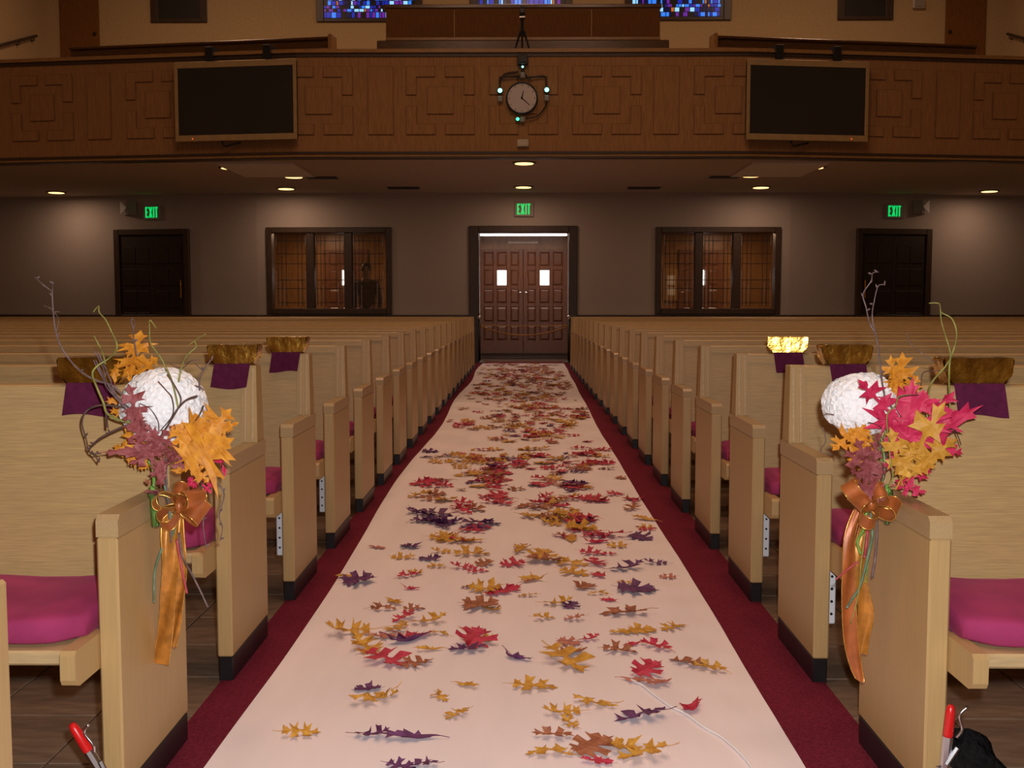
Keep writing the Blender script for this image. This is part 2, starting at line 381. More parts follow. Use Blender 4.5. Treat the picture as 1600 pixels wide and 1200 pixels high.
# balcony: slab, soffit, fascia
z_b0 = zc(247, YB); z_b1 = zc(237, YB); z_top = zc(77, YB)
def front(off, ex=XS):                        # plan line of the balcony front, moved back by off
    u = (ex - XB) / math.cos(AB); return [(-ex, YB + u * math.sin(AB) + off), (-XB, YB + off), (XB, YB + off), (ex, YB + u * math.sin(AB) + off)]
f0 = front(.06)
b = MB(); b.prism(f0 + [(XS, YU), (-XS, YU)], 2, ZS, ZS + .3)
struct('ceiling_soffit', b, M['soffit'], label='dim flat soffit under the balcony with recessed lights')
fa = empty('wall_balcony', (0, 0, 0), 0, 'brown wooden balcony front with raised fret panels', None, None, 'structure')
def band(name, off0, off1, z0, z1, m):
    a = front(off0); c = front(off1)
    for i in range(3):
        q = MB(); q.prism([a[i], a[i + 1], c[i + 1], c[i]], 2, z0, z1); q.build(name, m, fa)
band('fascia_board', 0, .12, z_b1, z_top - .06, M['fascia'])
band('cap_rail', -.05, .2, z_top - .05, z_top, M['fascia_cap'])
band('cap_moulding', -.02, .1, z_top - .10, z_top - .05, M['dark_wood'])
zz = z_b1
band('base_moulding', -.035, .12, z_b1 - .035, z_b1, M['dark_wood']); band('base_moulding', -.02, .12, z_b1 - .07, z_b1 - .035, M['fascia_cap']); band('base_moulding', -.035, .12, ZS - .02, z_b1 - .07, M['dark_wood'])
# fret panels, each strip a piece
pxm = YB / F; h_r = .022
def lshape(hx, hy, e=0.0):                            # hx, hy = +-1 corner; in px units from centre
    w_, L1, L2, ox, oy = 15, 44, 42, 52, 51
    p = [(ox + e, oy + e), (ox - L1 - e, oy + e), (ox - L1 - e, oy - w_ - e), (ox - w_ - e, oy - w_ - e), (ox - w_ - e, oy - L2 - e), (ox + e, oy - L2 - e)]
    p = [(hx * a * pxm, hy * c * pxm) for a, c in p]
    return p
LS = {}
for hx in (-1, 1):
    for hy in (-1, 1):
        q = MB(); q.prism(lshape(hx, hy), 1, -h_r, -.001); q.cm = 1; q.prism(lshape(hx, hy, 1.1), 1, -.007, -.0005); LS[(hx, hy)] = q.mesh('fret_strip', [M['fascia'], M['gap_shade']])
q = MB(); q.box((-20 * pxm, -h_r, -20 * pxm), (20 * pxm, -.001, 20 * pxm)); q.cm = 1; q.box((-21 * pxm, -.007, -21 * pxm), (21 * pxm, -.0005, 21 * pxm)); CB = q.mesh('fret_block', [M['fascia'], M['gap_shade']])
q = MB(); q.box((-19 * pxm, -h_r, -51 * pxm), (19 * pxm, -.001, 51 * pxm)); q.cm = 1; q.box((-20 * pxm, -.007, -52 * pxm), (20 * pxm, -.0005, 52 * pxm)); RB = q.mesh('upright_panel', [M['fascia'], M['gap_shade']])
z_mid = zc(157, YB)
def fput(me, nm, px):
    p, a = on_balcony(px, 157); o = bpy.data.objects.new(nm, me); COL.objects.link(o); o.parent = fa
    o.location = (p.x, p.y, z_mid); o.rotation_euler = (0, 0, a)
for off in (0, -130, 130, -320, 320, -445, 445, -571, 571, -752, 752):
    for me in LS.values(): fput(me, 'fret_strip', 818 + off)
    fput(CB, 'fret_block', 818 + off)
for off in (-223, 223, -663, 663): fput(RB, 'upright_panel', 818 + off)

# upper rear wall with its stained glass
b = MB(); b.box((-XS, YU, ZS), (XS, YU + .2, 10)); struct('wall_rear_upper', b, M['plaster_up'], label='warm beige rear wall above the balcony')
b = MB(); b.box((-XS, YB + .9, ZS + .3), (XS, YU, ZS + .9)); struct('floor_balcony', b, M['subfloor'], label='balcony floor behind the fret fronted parapet')
SG = [mat('stained glass ' + n, c, .3, emit=c, estr=e) for n, c, e in (('deep blue', (.01, .03, .55), .55), ('azure', (.03, .22, .95), .9), ('pale cyan', (.25, .6, 1.0), 1.1), ('violet', (.18, .03, .5), .5), ('navy', (.005, .008, .10), .25), ('amber', (.7, .2, .04), .5))]
def stained(nm, pa, pb, pbot, lab, dark=False):
    x0, x1 = P(pa, 20, YU).x, P(pb, 20, YU).x; z0 = P(816, pbot, YU).z; z1 = 9.2
    r = empty(nm, (0, YU, 0), 0, lab, None, None, 'structure')
    fw = .16
    for a, c in (((x0, -.05, z0), (x0 + fw, -.001, z1)), ((x1 - fw, -.05, z0), (x1, -.001, z1)), ((x0 + fw, -.05, z0), (x1 - fw, -.001, z0 + .08)), ((x0 + fw, -.05, z1 - .1), (x1 - fw, -.001, z1))):
        q = MB(); q.box(a, c, .01); q.build('window_frame', M['dark_wood'], r)
    q = MB(); q.box((x0 + fw, -.02, z0 + .08), (x1 - fw, -.001, z1 - .1)); q.build('lead_backing', M['lead'], r)
    if dark:
        q = MB(); q.box((x0 + fw, -.028, z0 + .08), (x1 - fw, -.0205, z1 - .1)); q.build('pane', M['screen'], r)
        return
    rnd = random.Random(int(pa)); q = MB(); z = z0 + .09
    while z < z1 - .2:
        hh = rnd.choice((.07, .10, .13)); x = x0 + fw + .01
        while x < x1 - fw - .1:
            ww = rnd.choice((.05, .08, .11)); q.cm = rnd.choices(range(6), (5, 5, 3, 3, 4, 1))[0]
            if rnd.random() < .85: q.box((x, -.03, z), (x + ww - .018, -.0205, z + hh - .018))
            x += ww
        z += hh
    tag(q.build('glass_mosaic', SG, r), kind='stuff')
stained('window_3', 495, 660, 34, 'blue stained glass window above the balcony, left of the booth')
stained('window_4', 734, 894, 30, 'blue stained glass window showing just above the booth')
stained('window_5', 976, 1142, 33, 'blue stained glass window above the balcony, right of the booth')
stained('window_6', 236, 324, 34, 'dark small window above the left television', True)
stained('window_7', 1308, 1395, 33, 'dark small window above the right television', True)
for nm, pa, pb, lab in (('door_4', 94, 155, 'brown balcony door at the far left'), ('door_5', 1477, 1540, 'brown balcony door at the far right')):
    x0, x1 = P(pa, 20, YU).x, P(pb, 20, YU).x
    r = empty(nm, (0, YU, 0), 0, lab, None, None, 'structure')
    q = MB(); q.box((x0, -.04, ZS + .9), (x1, -.001, 8.6), .008); q.build('door_leaf', M['booth'], r)
    k = x1 - .08 if pa < 800 else x0 + .08
    q = MB(); q.lathe([(.03, -.1), (.035, -.07), (.015, -.06), (.015, -.04)], (k, 0, P(816, 52, YU).z), 10, 1); q.build('door_knob', M['black'], r, True)

# ------------------------------------------------------------------ pews
ZA, ZBK = .635, .87; XE = 9.6
def make_pew(s):
    r = empty('pew', (0, 0, 0))
    def part(n, m, fn, bev=None):
        q = MB(); fn(q); return q.build(n, m, r)
    sx = lambda x: s * x
    part('end_panel', M['oak_v'], lambda q: q.box((sx(XA), 0, .072), (sx(XA + .043), .41, ZA - .045), .004))
    part('arm_cap', M['oak_cap'], lambda q: q.prism([(.003, ZA - .0445), (.003, ZA - .012), (.014, ZA), (.412, ZA), (.412, ZA - .0445)], 0, sx(XA - .001), sx(XA + .044)))
    part('plinth', M['plinth'], lambda q: q.box((sx(XA + .001), .004, 0), (sx(XA + .041), .408, .0715), .003))
    def post(q):
        y0, y1 = .325, .405; x0, x1 = XA + .003, XA + .056
        vs = [(sx(x0), y0, ZA), (sx(x1), y0, ZA), (sx(x1), y1, ZA), (sx(x0), y1, ZA), (sx(x0 + .006), y0 + .022, ZBK), (sx(x1 - .004), y0 + .022, ZBK), (sx(x1 - .004), y1, ZBK), (sx(x0 + .006), y1, ZBK)]
        q.add(vs, [(0, 3, 2, 1), (4, 5, 6, 7), (0, 1, 5, 4), (1, 2, 6, 5), (2, 3, 7, 6), (3, 0, 4, 7)])
    pq = part('back_post', M['oak_v'], post)
    for k in (.014, .036):
        q = MB(); q.prism([(.321, ZA + .004), (.343, ZBK - .006), (.349, ZBK - .006), (.327, ZA + .004)], 0, sx(XA + k), sx(XA + k + .006)); q.build('post_bead', M['oak_pale'], pq)
    part('back_panel', M['oak_h'], lambda q: q.prism([(.30, .30), (.355, ZBK - .03), (.383, ZBK - .03), (.335, .30)], 0, sx(XA + .05), sx(XE)))
    part('back_rail', M['oak_h'], lambda q: q.prism([(.348, ZBK - .031), (.350, ZBK - .004), (.356, ZBK), (.40, ZBK), (.404, ZBK - .005), (.40, ZBK - .031)], 0, sx(XA + .052), sx(XE)))
    part('seat', M['oak_pale'], lambda q: q.box((sx(XA + .046), -.085, .357), (sx(XE), .31, .386), .005))
    part('seat_rail_end', M['oak_v'], lambda q: q.prism([(-.112, .338), (-.112, .385), (-.104, .394), (.03, .394), (.03, .322), (-.094, .322), (-.106, .327)], 0, sx(XA + .0435), sx(XA + .073)))
    part('far_end_panel', M['oak_v'], lambda q: q.box((sx(XE), 0, 0), (sx(XE + .043), .41, ZBK), .004))
    for xx in (3.7, 6.6): part('seat_support', M['oak_v'], lambda q: q.box((sx(xx), .0, 0), (sx(xx + .04), .30, .356), .004))
    return r
ORD = ['first', 'second', 'third', 'fourth', 'fifth', 'sixth', 'seventh', 'eighth', 'ninth', 'tenth', 'eleventh', 'twelfth', 'thirteenth', 'fourteenth', 'fifteenth', 'sixteenth', 'seventeenth', 'eighteenth', 'nineteenth', 'last']
for s, side in ((-1, 'left'), (1, 'right')):
    proto = make_pew(s); kids = KIDS(proto); sub = {k.name: KIDS(k) for k in kids}
    qm = MB()
    x0, x1 = XA + .062, 9.4
    def cush(u, v, s=s):
        # closed loop profile (v) swept along the pew (u), rounded at the aisle end
        a = v * 2 * math.pi; e = min(1, max(0, u * 110)); rnd_ = math.sin(min(1, e) * math.pi / 2)
        cy, cz = .112, .387 + .028; hy, hz = .178 * (.74 + .26 * rnd_), .028 * (.8 + .2 * rnd_)
        ca, sa = math.cos(a), math.sin(a); pw = lambda t, k: math.copysign(abs(t) ** k, t)
        wob = (.004 * math.sin(u * 220) + .004 * (1 - (pw(ca, .2)) ** 2)) * max(0, sa)
        return (s * (x0 + (x1 - x0) * (u if u > .025 else u)), cy + hy * pw(ca, .2), cz + hz * pw(sa, .35) + wob)
    NU = 60
    us = [0, .001, .003, .006, .010, .016, .025] + [.025 + .975 * (i / 30) ** 1.3 for i in range(1, 31)]
    vs = []; NV = 24
    for u in us:
        for j in range(NV): vs.append(cush(u, j / NV))
    fs = [(i * NV + j, (i + 1) * NV + j, (i + 1) * NV + (j + 1) % NV, i * NV + (j + 1) % NV) for i in range(len(us) - 1) for j in range(NV)] + [tuple(range(NV))]
    qm.add(vs, fs); cme = qm.mesh('pew_cushion', M['velvet'], True)
    for k in range(NROW):
        if k == 0: r = proto
        else:
            r = proto.copy(); COL.objects.link(r)
            for ch in kids:
                c = ch.copy(); COL.objects.link(c); c.parent = r
                for g in sub[ch.name]:
                    d_ = g.copy(); COL.objects.link(d_); d_.parent = c
        r.location = (0, Y1 + k * PITCHY, 0)
        nm = ORD[k] if k < 19 else 'rearmost'
        tag(r, '%s oak pew from the camera on the %s side of the aisle' % (nm, side) if k < 19 else 'rearmost oak pew on the %s side of the aisle by the doorway' % side, 'pew', 'oak pews facing the camera')
        if k < 9:
            c = bpy.data.objects.new('pew_cushion', cme); COL.objects.link(c); c.location = (0, Y1 + k * PITCHY, 0)
            tag(c, 'magenta velvet cushion on the seat of the %s pew, %s side' % (nm, side), 'cushion', 'velvet pew cushions')
# low front screen whose end shows at the left edge
r = empty('front_screen', (0, 1.243, 0), 0, 'low oak front screen whose end shows at the left edge', 'screen')
q = MB(); q.box((-XA, 0, .072), (-XA - .043, .37, ZA - .01), .005); q.build('end_panel', M['oak_v'], r)
q = MB(); q.box((-XA - .001, .004, 0), (-XA - .041, .366, .0715), .003); q.build('plinth', M['plinth'], r)
q = MB(); q.box((-XA - .0435, .01, .1), (-9.0, .05, ZA - .02), .004); q.build('screen_panel', M['oak_h'], r)

# ------------------------------------------------------------------ brass holders with plum cloth on the pew backs
def marker(s, row, px, wtop, side, tilt):
    y = Y1 + row * PITCHY + .375; x = P(px, 575, y - .03).x
    r = empty('reserved_marker', (x, y, ZBK), tilt, 'brass holder with plum cloth on the %s pew back, %s side' % (ORD[row], side), 'pew marker', 'brass pew markers')
    h = .064; w0, w1 = wtop * .36, wtop * .5
    prof = [(w0, 0), (w0 + .001, .006), (w0 + (w1 - w0) * .35, .013), (w0 + (w1 - w0) * .8, .020), (w1 - .001, .027), (w1, .032), (w1, h)]
    prof = prof + [(-a, c) for a, c in prof[::-1]]
    q = MB(); q.prism(prof, 1, -.034, -.024); q.build('front_plate', M['brass'], r)
    q = MB(); q.prism(prof, 1, .034, .044); q.build('rear_plate', M['brass'], r)
    q = MB(); q.box((-w1, -.0235, h - .008), (w1, .0335, h), .002); q.build('top_plate', M['brass'], r)
    for sg in (-1, 1):
        q = MB(); q.grid(lambda u, v: (sg * (w1 + .004 - .016 * u ** 2 * 1.3), -.03 + v * .07, h - .004 - u * (h - .006)), 6, 2); q.build('side_flange', M['brass'], r, True)
    q = MB(); wc = w0 * 1.02
    def cl(u, v): return (-wc + 2 * wc * u + tilt * 0 + .012 * s * v, -.040 - .004 * math.sin(u * 7 + row) * v, .006 - v * .075 + .004 * math.sin(u * 5 + row * 2) * v)
    q.grid(cl, 10, 6); q.grid(lambda u, v: tuple(Vector(cl(1 - u, v)) + Vector((0, .004, 0))), 10, 6); q.build('plum_cloth', M['plum'], r, True)
for a in ((-1, 0, 142, .150, 'left', .06), (-1, 1, 363, .148, 'left', .05), (-1, 2, 448, .146, 'left', .02), (1, 0, 1530, .152, 'right', -.05), (1, 1, 1324, .148, 'right', -.04), (1, 2, 1233, .146, 'right', -.19)): marker(*a)

# white perforated brackets under the seats
def bracket(s, row, lab):
    y = Y1 + row * PITCHY + .09; x = s * (XA + .068)
    r = empty('under_seat_bracket', (x, y, .15), 0, lab, 'bracket', 'white brackets under the seats')
    q = MB(); q.box((-.012, -.02, 0), (.012, .0, .172), .003); q.box((-.012, .0, .0), (-.006, .07, .172)); q.build('plate', M['white_plastic'], r)
    for k in range(4):
        q = MB(); q.lathe([(.004, -.0225), (.004, -.0202)], (0, 0, .03 + k * .036), 8, 1); q.build('hole', M['black'], r)
bracket(-1, 2, 'white perforated bracket under the third pew seat, left side')
bracket(1, 1, 'white perforated bracket under the second pew seat, right side')
bracket(-1, 3, 'white perforated bracket under the fourth pew seat, left side')
bracket(1, 2, 'white perforated bracket under the third pew seat, right side')

# toggle clamps at the foot of the front pews
def clamp(loc, lean, rz, lab):
    r = empty('toggle_clamp', loc, rz, lab, 'clamp')
    d = Vector((-math.sin(lean), 0, math.cos(lean)))
    q = MB(); q.box((-.03, -.02, -loc[2] / .75), (.05, .02, -loc[2] / .75 + .012), .003); q.box((-.012, -.004, -loc[2] / .75 + .012), (.028, .004, .06), .002); q.build('base', M['steel'], r)
    r.scale = (.75, .75, .75); a = Vector((.008, 0, .04)); q = MB(); q.tube([a, a + d * .10], [.013, .014], 8); q.tube([a + Vector((.0, -.012, .03)), a + d * .075 + Vector((.022, -.012, 0))], .007, 6); q.build('lever', M['steel'], r)
    q = MB(); q.tube([a + d * .095, a + d * .105, a + d * .165, a + d * .18, a + d * .186], [.010, .0135, .0125, .010, .005], 10); q.build('grip', M['red_grip'], r, True)
    q = MB(); q.tube(spline([a + d * .10 + Vector((.018, -.01, 0)), a + d * .125 + Vector((.03, -.012, .0)), a + d * .15 + Vector((.02, -.012, .012)), a + d * .165 + Vector((.04, -.012, .02))], 4), .004, 6); q.build('wire_hook', M['steel'], r, True)
gpt = P(165, 1225, 1.98)
clamp((gpt.x + .0, 1.98, 0.09), R(30), 0, 'red handled toggle clamp leaning beside the left front pew')
gpt = P(1482, 1215, 2.02)
clamp((gpt.x - .015, 2.02, 0.10), R(-4), 0, 'red handled toggle clamp upright beside the right front pew')
q = MB()
def blob(u, v):
    a = u * 2 * math.pi; b_ = v * math.pi / 2; n = 1 + .12 * math.sin(a * 5 + v * 9) + .08 * math.sin(a * 9)
    return (.10 * n * math.cos(a) * math.cos(b_), .09 * n * math.sin(a) * math.cos(b_), .17 * math.sin(b_) * (1 + .06 * math.sin(a * 3)))
q.grid(blob, 24, 10); o = q.build('fleece_bundle', M['fuzzy'], None, True)
gpt = P(1512, 1185, 2.1); o.location = (gpt.x, 2.12, 0); tag(o, 'black fleece bundle on the floor by the right front pew', 'cloth bundle')

# ------------------------------------------------------------------ runner
q = MB()
def run_l(y): return -.722 + .024 * math.sin(y * 1.15 - 2.6) - .012 * max(0, min(1, (y - 2) / 2))
def run_r(y): return .648 + .004 * math.sin(y * 1.9) + max(0, y - 8.5) * .0105
def rz_(x, y): return .0075 + .0016 * math.sin(y * 2.3 + x * 5) * math.sin(x * 6 + 1) + .0012 * math.sin(y * 7 + x * 14) + .0018 * math.exp(-((x - .56) / .07) ** 2) * math.sin(y * 26 + 4 * x)
def rn(u, v):
    y = 1.3 + v * 17.8; a, c = run_l(y), run_r(y); x = a + (c - a) * u; return (x, y, rz_(x, y))
q.grid(rn, 40, 420); tag(q.build('aisle_runner', M['runner'], None, True), 'long white fabric runner down the aisle strewn with leaves', 'aisle runner')
pts = spline([G(a, c, .011) for a, c in ((985, 1062), (1003, 1070), (1022, 1085), (1048, 1103), (1072, 1115), (1100, 1135), (1130, 1152), (1165, 1185), (1185, 1212))], 5)
q = MB(); q.tube([(p.x, p.y, rz_(p.x, p.y) + .004) for p in pts], .0035, 6); tag(q.build('pull_cord', M['string'], None, True), 'white cord lying on the near right of the runner', 'cord')

# ------------------------------------------------------------------ leaves
OAKL = [(.010, 0), (.014, .08), (.03, .14), (.10, .15), (.20, .09), (.15, .17), (.24, .20), (.12, .22), (.045, .27), (.05, .34), (.17, .37), (.30, .32), (.42, .25), (.34, .37), (.47, .44), (.31, .43), (.17, .45), (.055, .48), (.06, .55), (.15, .61), (.25, .60), (.42, .58), (.30, .66), (.40, .79), (.24, .70), (.12, .69), (.055, .71), (.06, .78), (.11, .84), (.22, .93), (.10, .91), (0, 1.04)]
MAPL = [(.012, 0), (.02, .05), (.12, .05), (.26, -.02), (.22, .08), (.30, .12), (.46, .10), (.36, .20), (.20, .25), (.30, .33), (.44, .36), (.66, .34), (.52, .44), (.66, .60), (.46, .53), (.30, .50), (.17, .46), (.16, .53), (.24, .62), (.30, .68), (.50, .80), (.30, .77), (.28, .92), (.17, .78), (.09, .73), (.09, .80), (.16, .94), (.05, .91), (0, 1.06)]
LANC = [(.010, 0), (.02, .08), (.08, .18), (.13, .30), (.26, .36), (.16, .42), (.17, .50), (.33, .62), (.16, .60), (.13, .70), (.10, .74), (.20, .88), (.05, .86), (0, 1.05)]
def leaf_mesh(name, outline, seed, crumple, wide=1.0, ground=True, cup=None):
    rnd = random.Random(seed); q = MB()
    cup = cup if cup is not None else rnd.uniform(1.2, 3.2) * crumple; bend = rnd.uniform(-1.6, 1.8) * crumple; tw = rnd.uniform(-1.2, 1.2) * crumple
    ph = rnd.uniform(0, 6.3); asym = rnd.uniform(.8, 1.2)
    def warp(x, y):
        x *= wide
        z = .05 * crumple * math.sin(9 * y + ph) * (x * 3) + .06 * crumple * math.sin(14 * abs(x) + 7 * y + ph)
        c = cup * (.6 + .8 * y)
        if abs(c) > .01: xx, zz = math.sin(x * c) / c, (1 - math.cos(x * c)) / c + z
        else: xx, zz = x, z
        a = tw * (y - .5); xx, zz = xx * math.cos(a) - zz * math.sin(a), xx * math.sin(a) + zz * math.cos(a)
        if abs(bend) > .01: t = bend * (y - .5); yy = .5 + math.sin(t) / bend - 0 * zz; zz2 = (1 - math.cos(t)) / bend; yy -= zz * math.sin(t); zz = zz * math.cos(t) + zz2
        else: yy = y
        return Vector((xx, yy, zz))
    def jit(ol):
        return [(max(.008, x * rnd.uniform(.72, 1.28)) if x else 0, y + (rnd.uniform(-.025, .025) if 0 < i < len(ol) - 1 else 0)) for i, (x, y) in enumerate(ol)]
    spine = []; mx = 0
    n = len(outline)
    for i, (x, y) in enumerate(outline): mx = max(mx, min(y, i / (n - 1) * 1.0 if i else 0)); spine.append(mx)
    spine[-1] = 1.0
    for sg in (-1, 1):
        vs = []; fs = []
        for i, (x, y) in enumerate(jit(outline)):
            xx = x * sg * (asym if sg > 0 else 1 / asym)
            for t in (0, .45, 1): vs.append(warp(xx * t, spine[i] + (y - spine[i]) * t))
        for i in range(n - 1):
            for k in range(2):
                f = (i * 3 + k, i * 3 + k + 1, i * 3 + k + 4, i * 3 + k + 3); fs.append(f if sg > 0 else f[::-1])
        q.add(vs, fs)
    q.tube([warp(0, -.14) + Vector((0, 0, .0)), warp(0, 0), warp(0, .5) + Vector((0, 0, .004)), warp(0, .97)], [.010, .009, .006, .002], 4)
    if ground:
        tl = rnd.uniform(-.35, .35); tx = rnd.uniform(-.5, .5) * crumple
        mt = Matrix.Rotation(tl, 3, 'X') @ Matrix.Rotation(tx, 3, 'Y')
        q.v = [mt @ (v - Vector((0, .5, 0))) for v in q.v]; mz = min(v.z for v in q.v); zm = max(v.z for v in q.v) - mz; kz = min(1.0, .30 / zm); q.v = [Vector((v.x, v.y, (v.z - mz) * kz)) for v in q.v]
    return q
GL = []
for i in range(14):
    ol = (OAKL, OAKL, MAPL, OAKL, LANC)[i % 5]; GL.append(leaf_mesh('leaf', ol, 100 + i, (.7, .95, 1.2)[i % 3], (.85, 1.05, .7)[i % 3]))
GLM = [g.mesh('leaf', LM['Y']) for g in GL]
ZONE = {'Y': 'yellow orange', 'R': 'crimson red', 'P': 'dark purple', 'B': 'russet brown', 'K': 'dusty pink'}
nleaf = 0
LEAFRND = random.Random(21)
def ground_leaf(x, y, c, L_, lab=None, zone='near'):
    global nleaf
    rnd = LEAFRND; o = bpy.data.objects.new('fallen_leaf', GLM[rnd.randrange(14)]); COL.objects.link(o)
    o.material_slots[0].link = 'OBJECT'; o.material_slots[0].material = LM[c]
    o.location = (x, y, rz_(x, y) + .002 if run_l(y) < x < run_r(y) else .006)
    o.rotation_euler = (0, 0, rnd.choice((-1, 1)) * math.pi / 2 + rnd.gauss(0, .6)); o.scale = (L_ * rnd.uniform(.7, 1.0), L_, L_ * rnd.uniform(.5, .9)); nleaf += 1
    rw = min(18, max(0, int((y - Y1) / PITCHY)))
    size = 'tiny' if L_ < .10 else 'small' if L_ < .125 else 'large' if L_ > .18 else 'longish' if L_ > .15 else 'mid-sized'
    where = 'left third' if x < -.25 else 'right third' if x > .22 else 'middle'
    tag(o, lab or '%s %s leaf, runner\'s %s, %s' % (size, ZONE[c], where, 'beside %s pews' % ORD[rw] if y >= Y1 else 'before the first pews'), 'leaf', '%s leaves on the runner' % ZONE[c])
    FALLEN.append((o, x, y, c))
FALLEN = []
NEAR = [(215,12,'K',55),(340,8,'P',70),(320,50,'Y',80),(425,55,'P',70),(465,30,'Y',70),(450,85,'Y',60),(580,40,'Y',110),(545,90,'R',80),(635,78,'B',60),(605,105,'R',70),(740,78,'R',90),(770,20,'Y',110),(855,65,'B',110),(850,45,'Y',100),(960,75,'Y',120),(1045,35,'R',80),(1110,38,'R',50),(1060,75,'R',90),(975,110,'Y',100),(1075,120,'R',70),(1180,95,'P',120),(1290,72,'P',80),(1145,8,'Y',70),(1340,125,'K',35),(95,125,'Y',55),(150,145,'P',100),(340,122,'R',80),(370,110,'Y',50),(350,172,'R',45),(580,165,'B',60),(640,175,'Y',110),(710,182,'R',120),(800,200,'Y',60),(820,135,'Y',90),(800,145,'B',50),(1015,160,'B',80),(1175,150,'Y',55),(1220,175,'P',120),(1070,190,'Y',70),(1115,213,'R',45),(285,222,'Y',90),(240,250,'B',90),(325,285,'R',90),(360,250,'B',70),(620,240,'B',120),(660,250,'Y',100),(915,232,'Y',100),(965,238,'P',50),(860,288,'Y',75),(980,290,'K',45),(1175,265,'B',150),(300,325,'Y',110),(420,300,'Y',120),(110,345,'Y',150),(235,358,'K',90),(370,355,'R',140),(340,370,'P',170),(460,345,'Y',80),(180,405,'Y',150),(420,405,'Y',90),(250,455,'R',160),(370,460,'B',110),(590,375,'R',150),(570,405,'P',120),(640,370,'Y',90),(755,440,'P',110),(940,455,'Y',190),(960,378,'K',75),(1035,367,'R',75),(970,418,'B',90),(1165,340,'Y',90),(1240,330,'Y',90),(1150,410,'B',110),(1200,385,'R',70),(1295,395,'R',110),(1360,320,'Y',85),(1420,458,'B',130),(1500,480,'Y',110),(1260,487,'R',120),(1220,525,'K',110),(1300,535,'K',70),(180,560,'P',45),(215,598,'Y',170),(460,585,'Y',90),(565,540,'Y',90),(530,655,'Y',90),(820,550,'Y',140),(1060,615,'Y',150),(930,650,'Y',130),(960,690,'Y',80),(1240,665,'P',170),(1435,630,'R',140),(200,735,'P',120),(345,745,'P',180),(890,800,'Y',160),(900,735,'B',120),(1050,780,'B',150),(1160,785,'Y',120),(1250,815,'Y',170),(1060,835,'R',90),(310,855,'P',70),(395,850,'P',40),(-78,728,'Y',120)]
SPECIAL = {(345,745): 'large purple leaf at the near left of the runner', (1240,665): 'large purple leaf at the near right of the runner by the cord', (1435,630): 'narrow crimson leaf lying across the white cord', (-78,728): 'lone yellow leaf nearest the left edge of the runner', (820,550): 'lone narrow yellow leaf in the bare middle of the near runner', (755,440): 'lone thin purple leaf left of the long yellow one, near middle', (590,375): 'crimson leaf folded over a purple one, near centre of runner'}
for a, c, col, sz in NEAR:
    p = G(500 + a / 2.4615, 850 + c / 2.4615, .012); ground_leaf(p.x, p.y, col, max(.08, sz / 2.4615 * p.y / F * 1.38), SPECIAL.get((a, c)))
CL = [(500,570,'YYYR',13,110,32),(640,600,'RPP',6,60,20),(450,370,'BRY',8,70,22),(640,345,'YB',6,70,18),(640,655,'RRRB',9,90,24),(560,705,'YRB',7,80,20),(620,775,'RRRY',6,80,28),(300,700,'RRB',5,50,30),(1000,785,'RRY',10,110,18),(950,890,'YYYB',13,130,34),(1130,905,'PR',5,40,20),(1170,985,'RRY',6,70,28),(850,530,'YRR',6,70,18),(1090,530,'R',5,50,18),(1180,590,'RRY',8,70,22),(980,595,'R',5,50,28),(760,590,'RYP',5,50,24),(1060,715,'PRP',8,80,22),(920,700,'RK',6,70,26),(800,430,'RYR',9,110,24),(960,420,'RRR',8,90,26),(1030,370,'Y',5,50,10),(1050,322,'RB',6,80,10),(240,890,'PPY',6,80,24),(340,910,'P',3,50,16),(430,1010,'YYR',8,90,34),(510,945,'RP',4,70,20),(475,835,'RB',4,60,22),(240,775,'YB',4,70,24),(840,840,'KKB',5,100,24),(760,935,'YB',4,70,26),(830,1005,'PY',4,60,14),(640,1005,'P',3,60,10),(130,1030,'P',2,40,10),(1390,860,'R',2,40,12),(1360,800,'PY',2,40,12),(1360,912,'Y',2,30,10),(1370,740,'R',2,40,14),(1255,688,'Y',2,50,6),(1240,635,'P',1,10,4),(170,945,'K',2,40,10),(355,435,'R',1,8,4),(355,555,'R',2,20,8),(400,497,'P',2,40,4)]
rnd = random.Random(5)
for a, c, cols, n, sx_, sy_ in CL:
    for k in range(n):
        if nleaf >= 299: break
        px = 600 + (a + rnd.gauss(0, sx_ * .65)) / 3.556; py = 560 + (c + rnd.gauss(0, sy_ * .7)) / 3.556
        p = G(px, py, .012); ground_leaf(max(-.72, min(.68, p.x)), p.y, rnd.choice(cols), rnd.uniform(.10, .18), None, 'mid')
ONE = {'Y': 'yellow', 'R': 'crimson', 'P': 'purple', 'B': 'russet', 'K': 'pink'}
def dups():
    d = {}
    for f in FALLEN: d.setdefault(f[0]['label'], []).append(f)
    return [v for v in d.values() if len(v) > 1]
for grp in dups():
    for o, x, y, c in grp:
        nb = min((f for f in FALLEN if f[0] is not o), key=lambda f: (f[1] - x) ** 2 + (f[2] - y) ** 2)
        o['label'] += ' %s a %s leaf' % ('left of' if x < nb[1] else 'right of', ONE[nb[3]])
for grp in dups():
    grp.sort(key=lambda f: f[2])
    for (o, x, y, c), wd in zip(grp, ('nearer', 'farther') if len(grp) == 2 else ('nearest', 'middle', 'farthest', 'backmost')): o['label'] = o['label'].replace("runner's ", '') + ', ' + wd
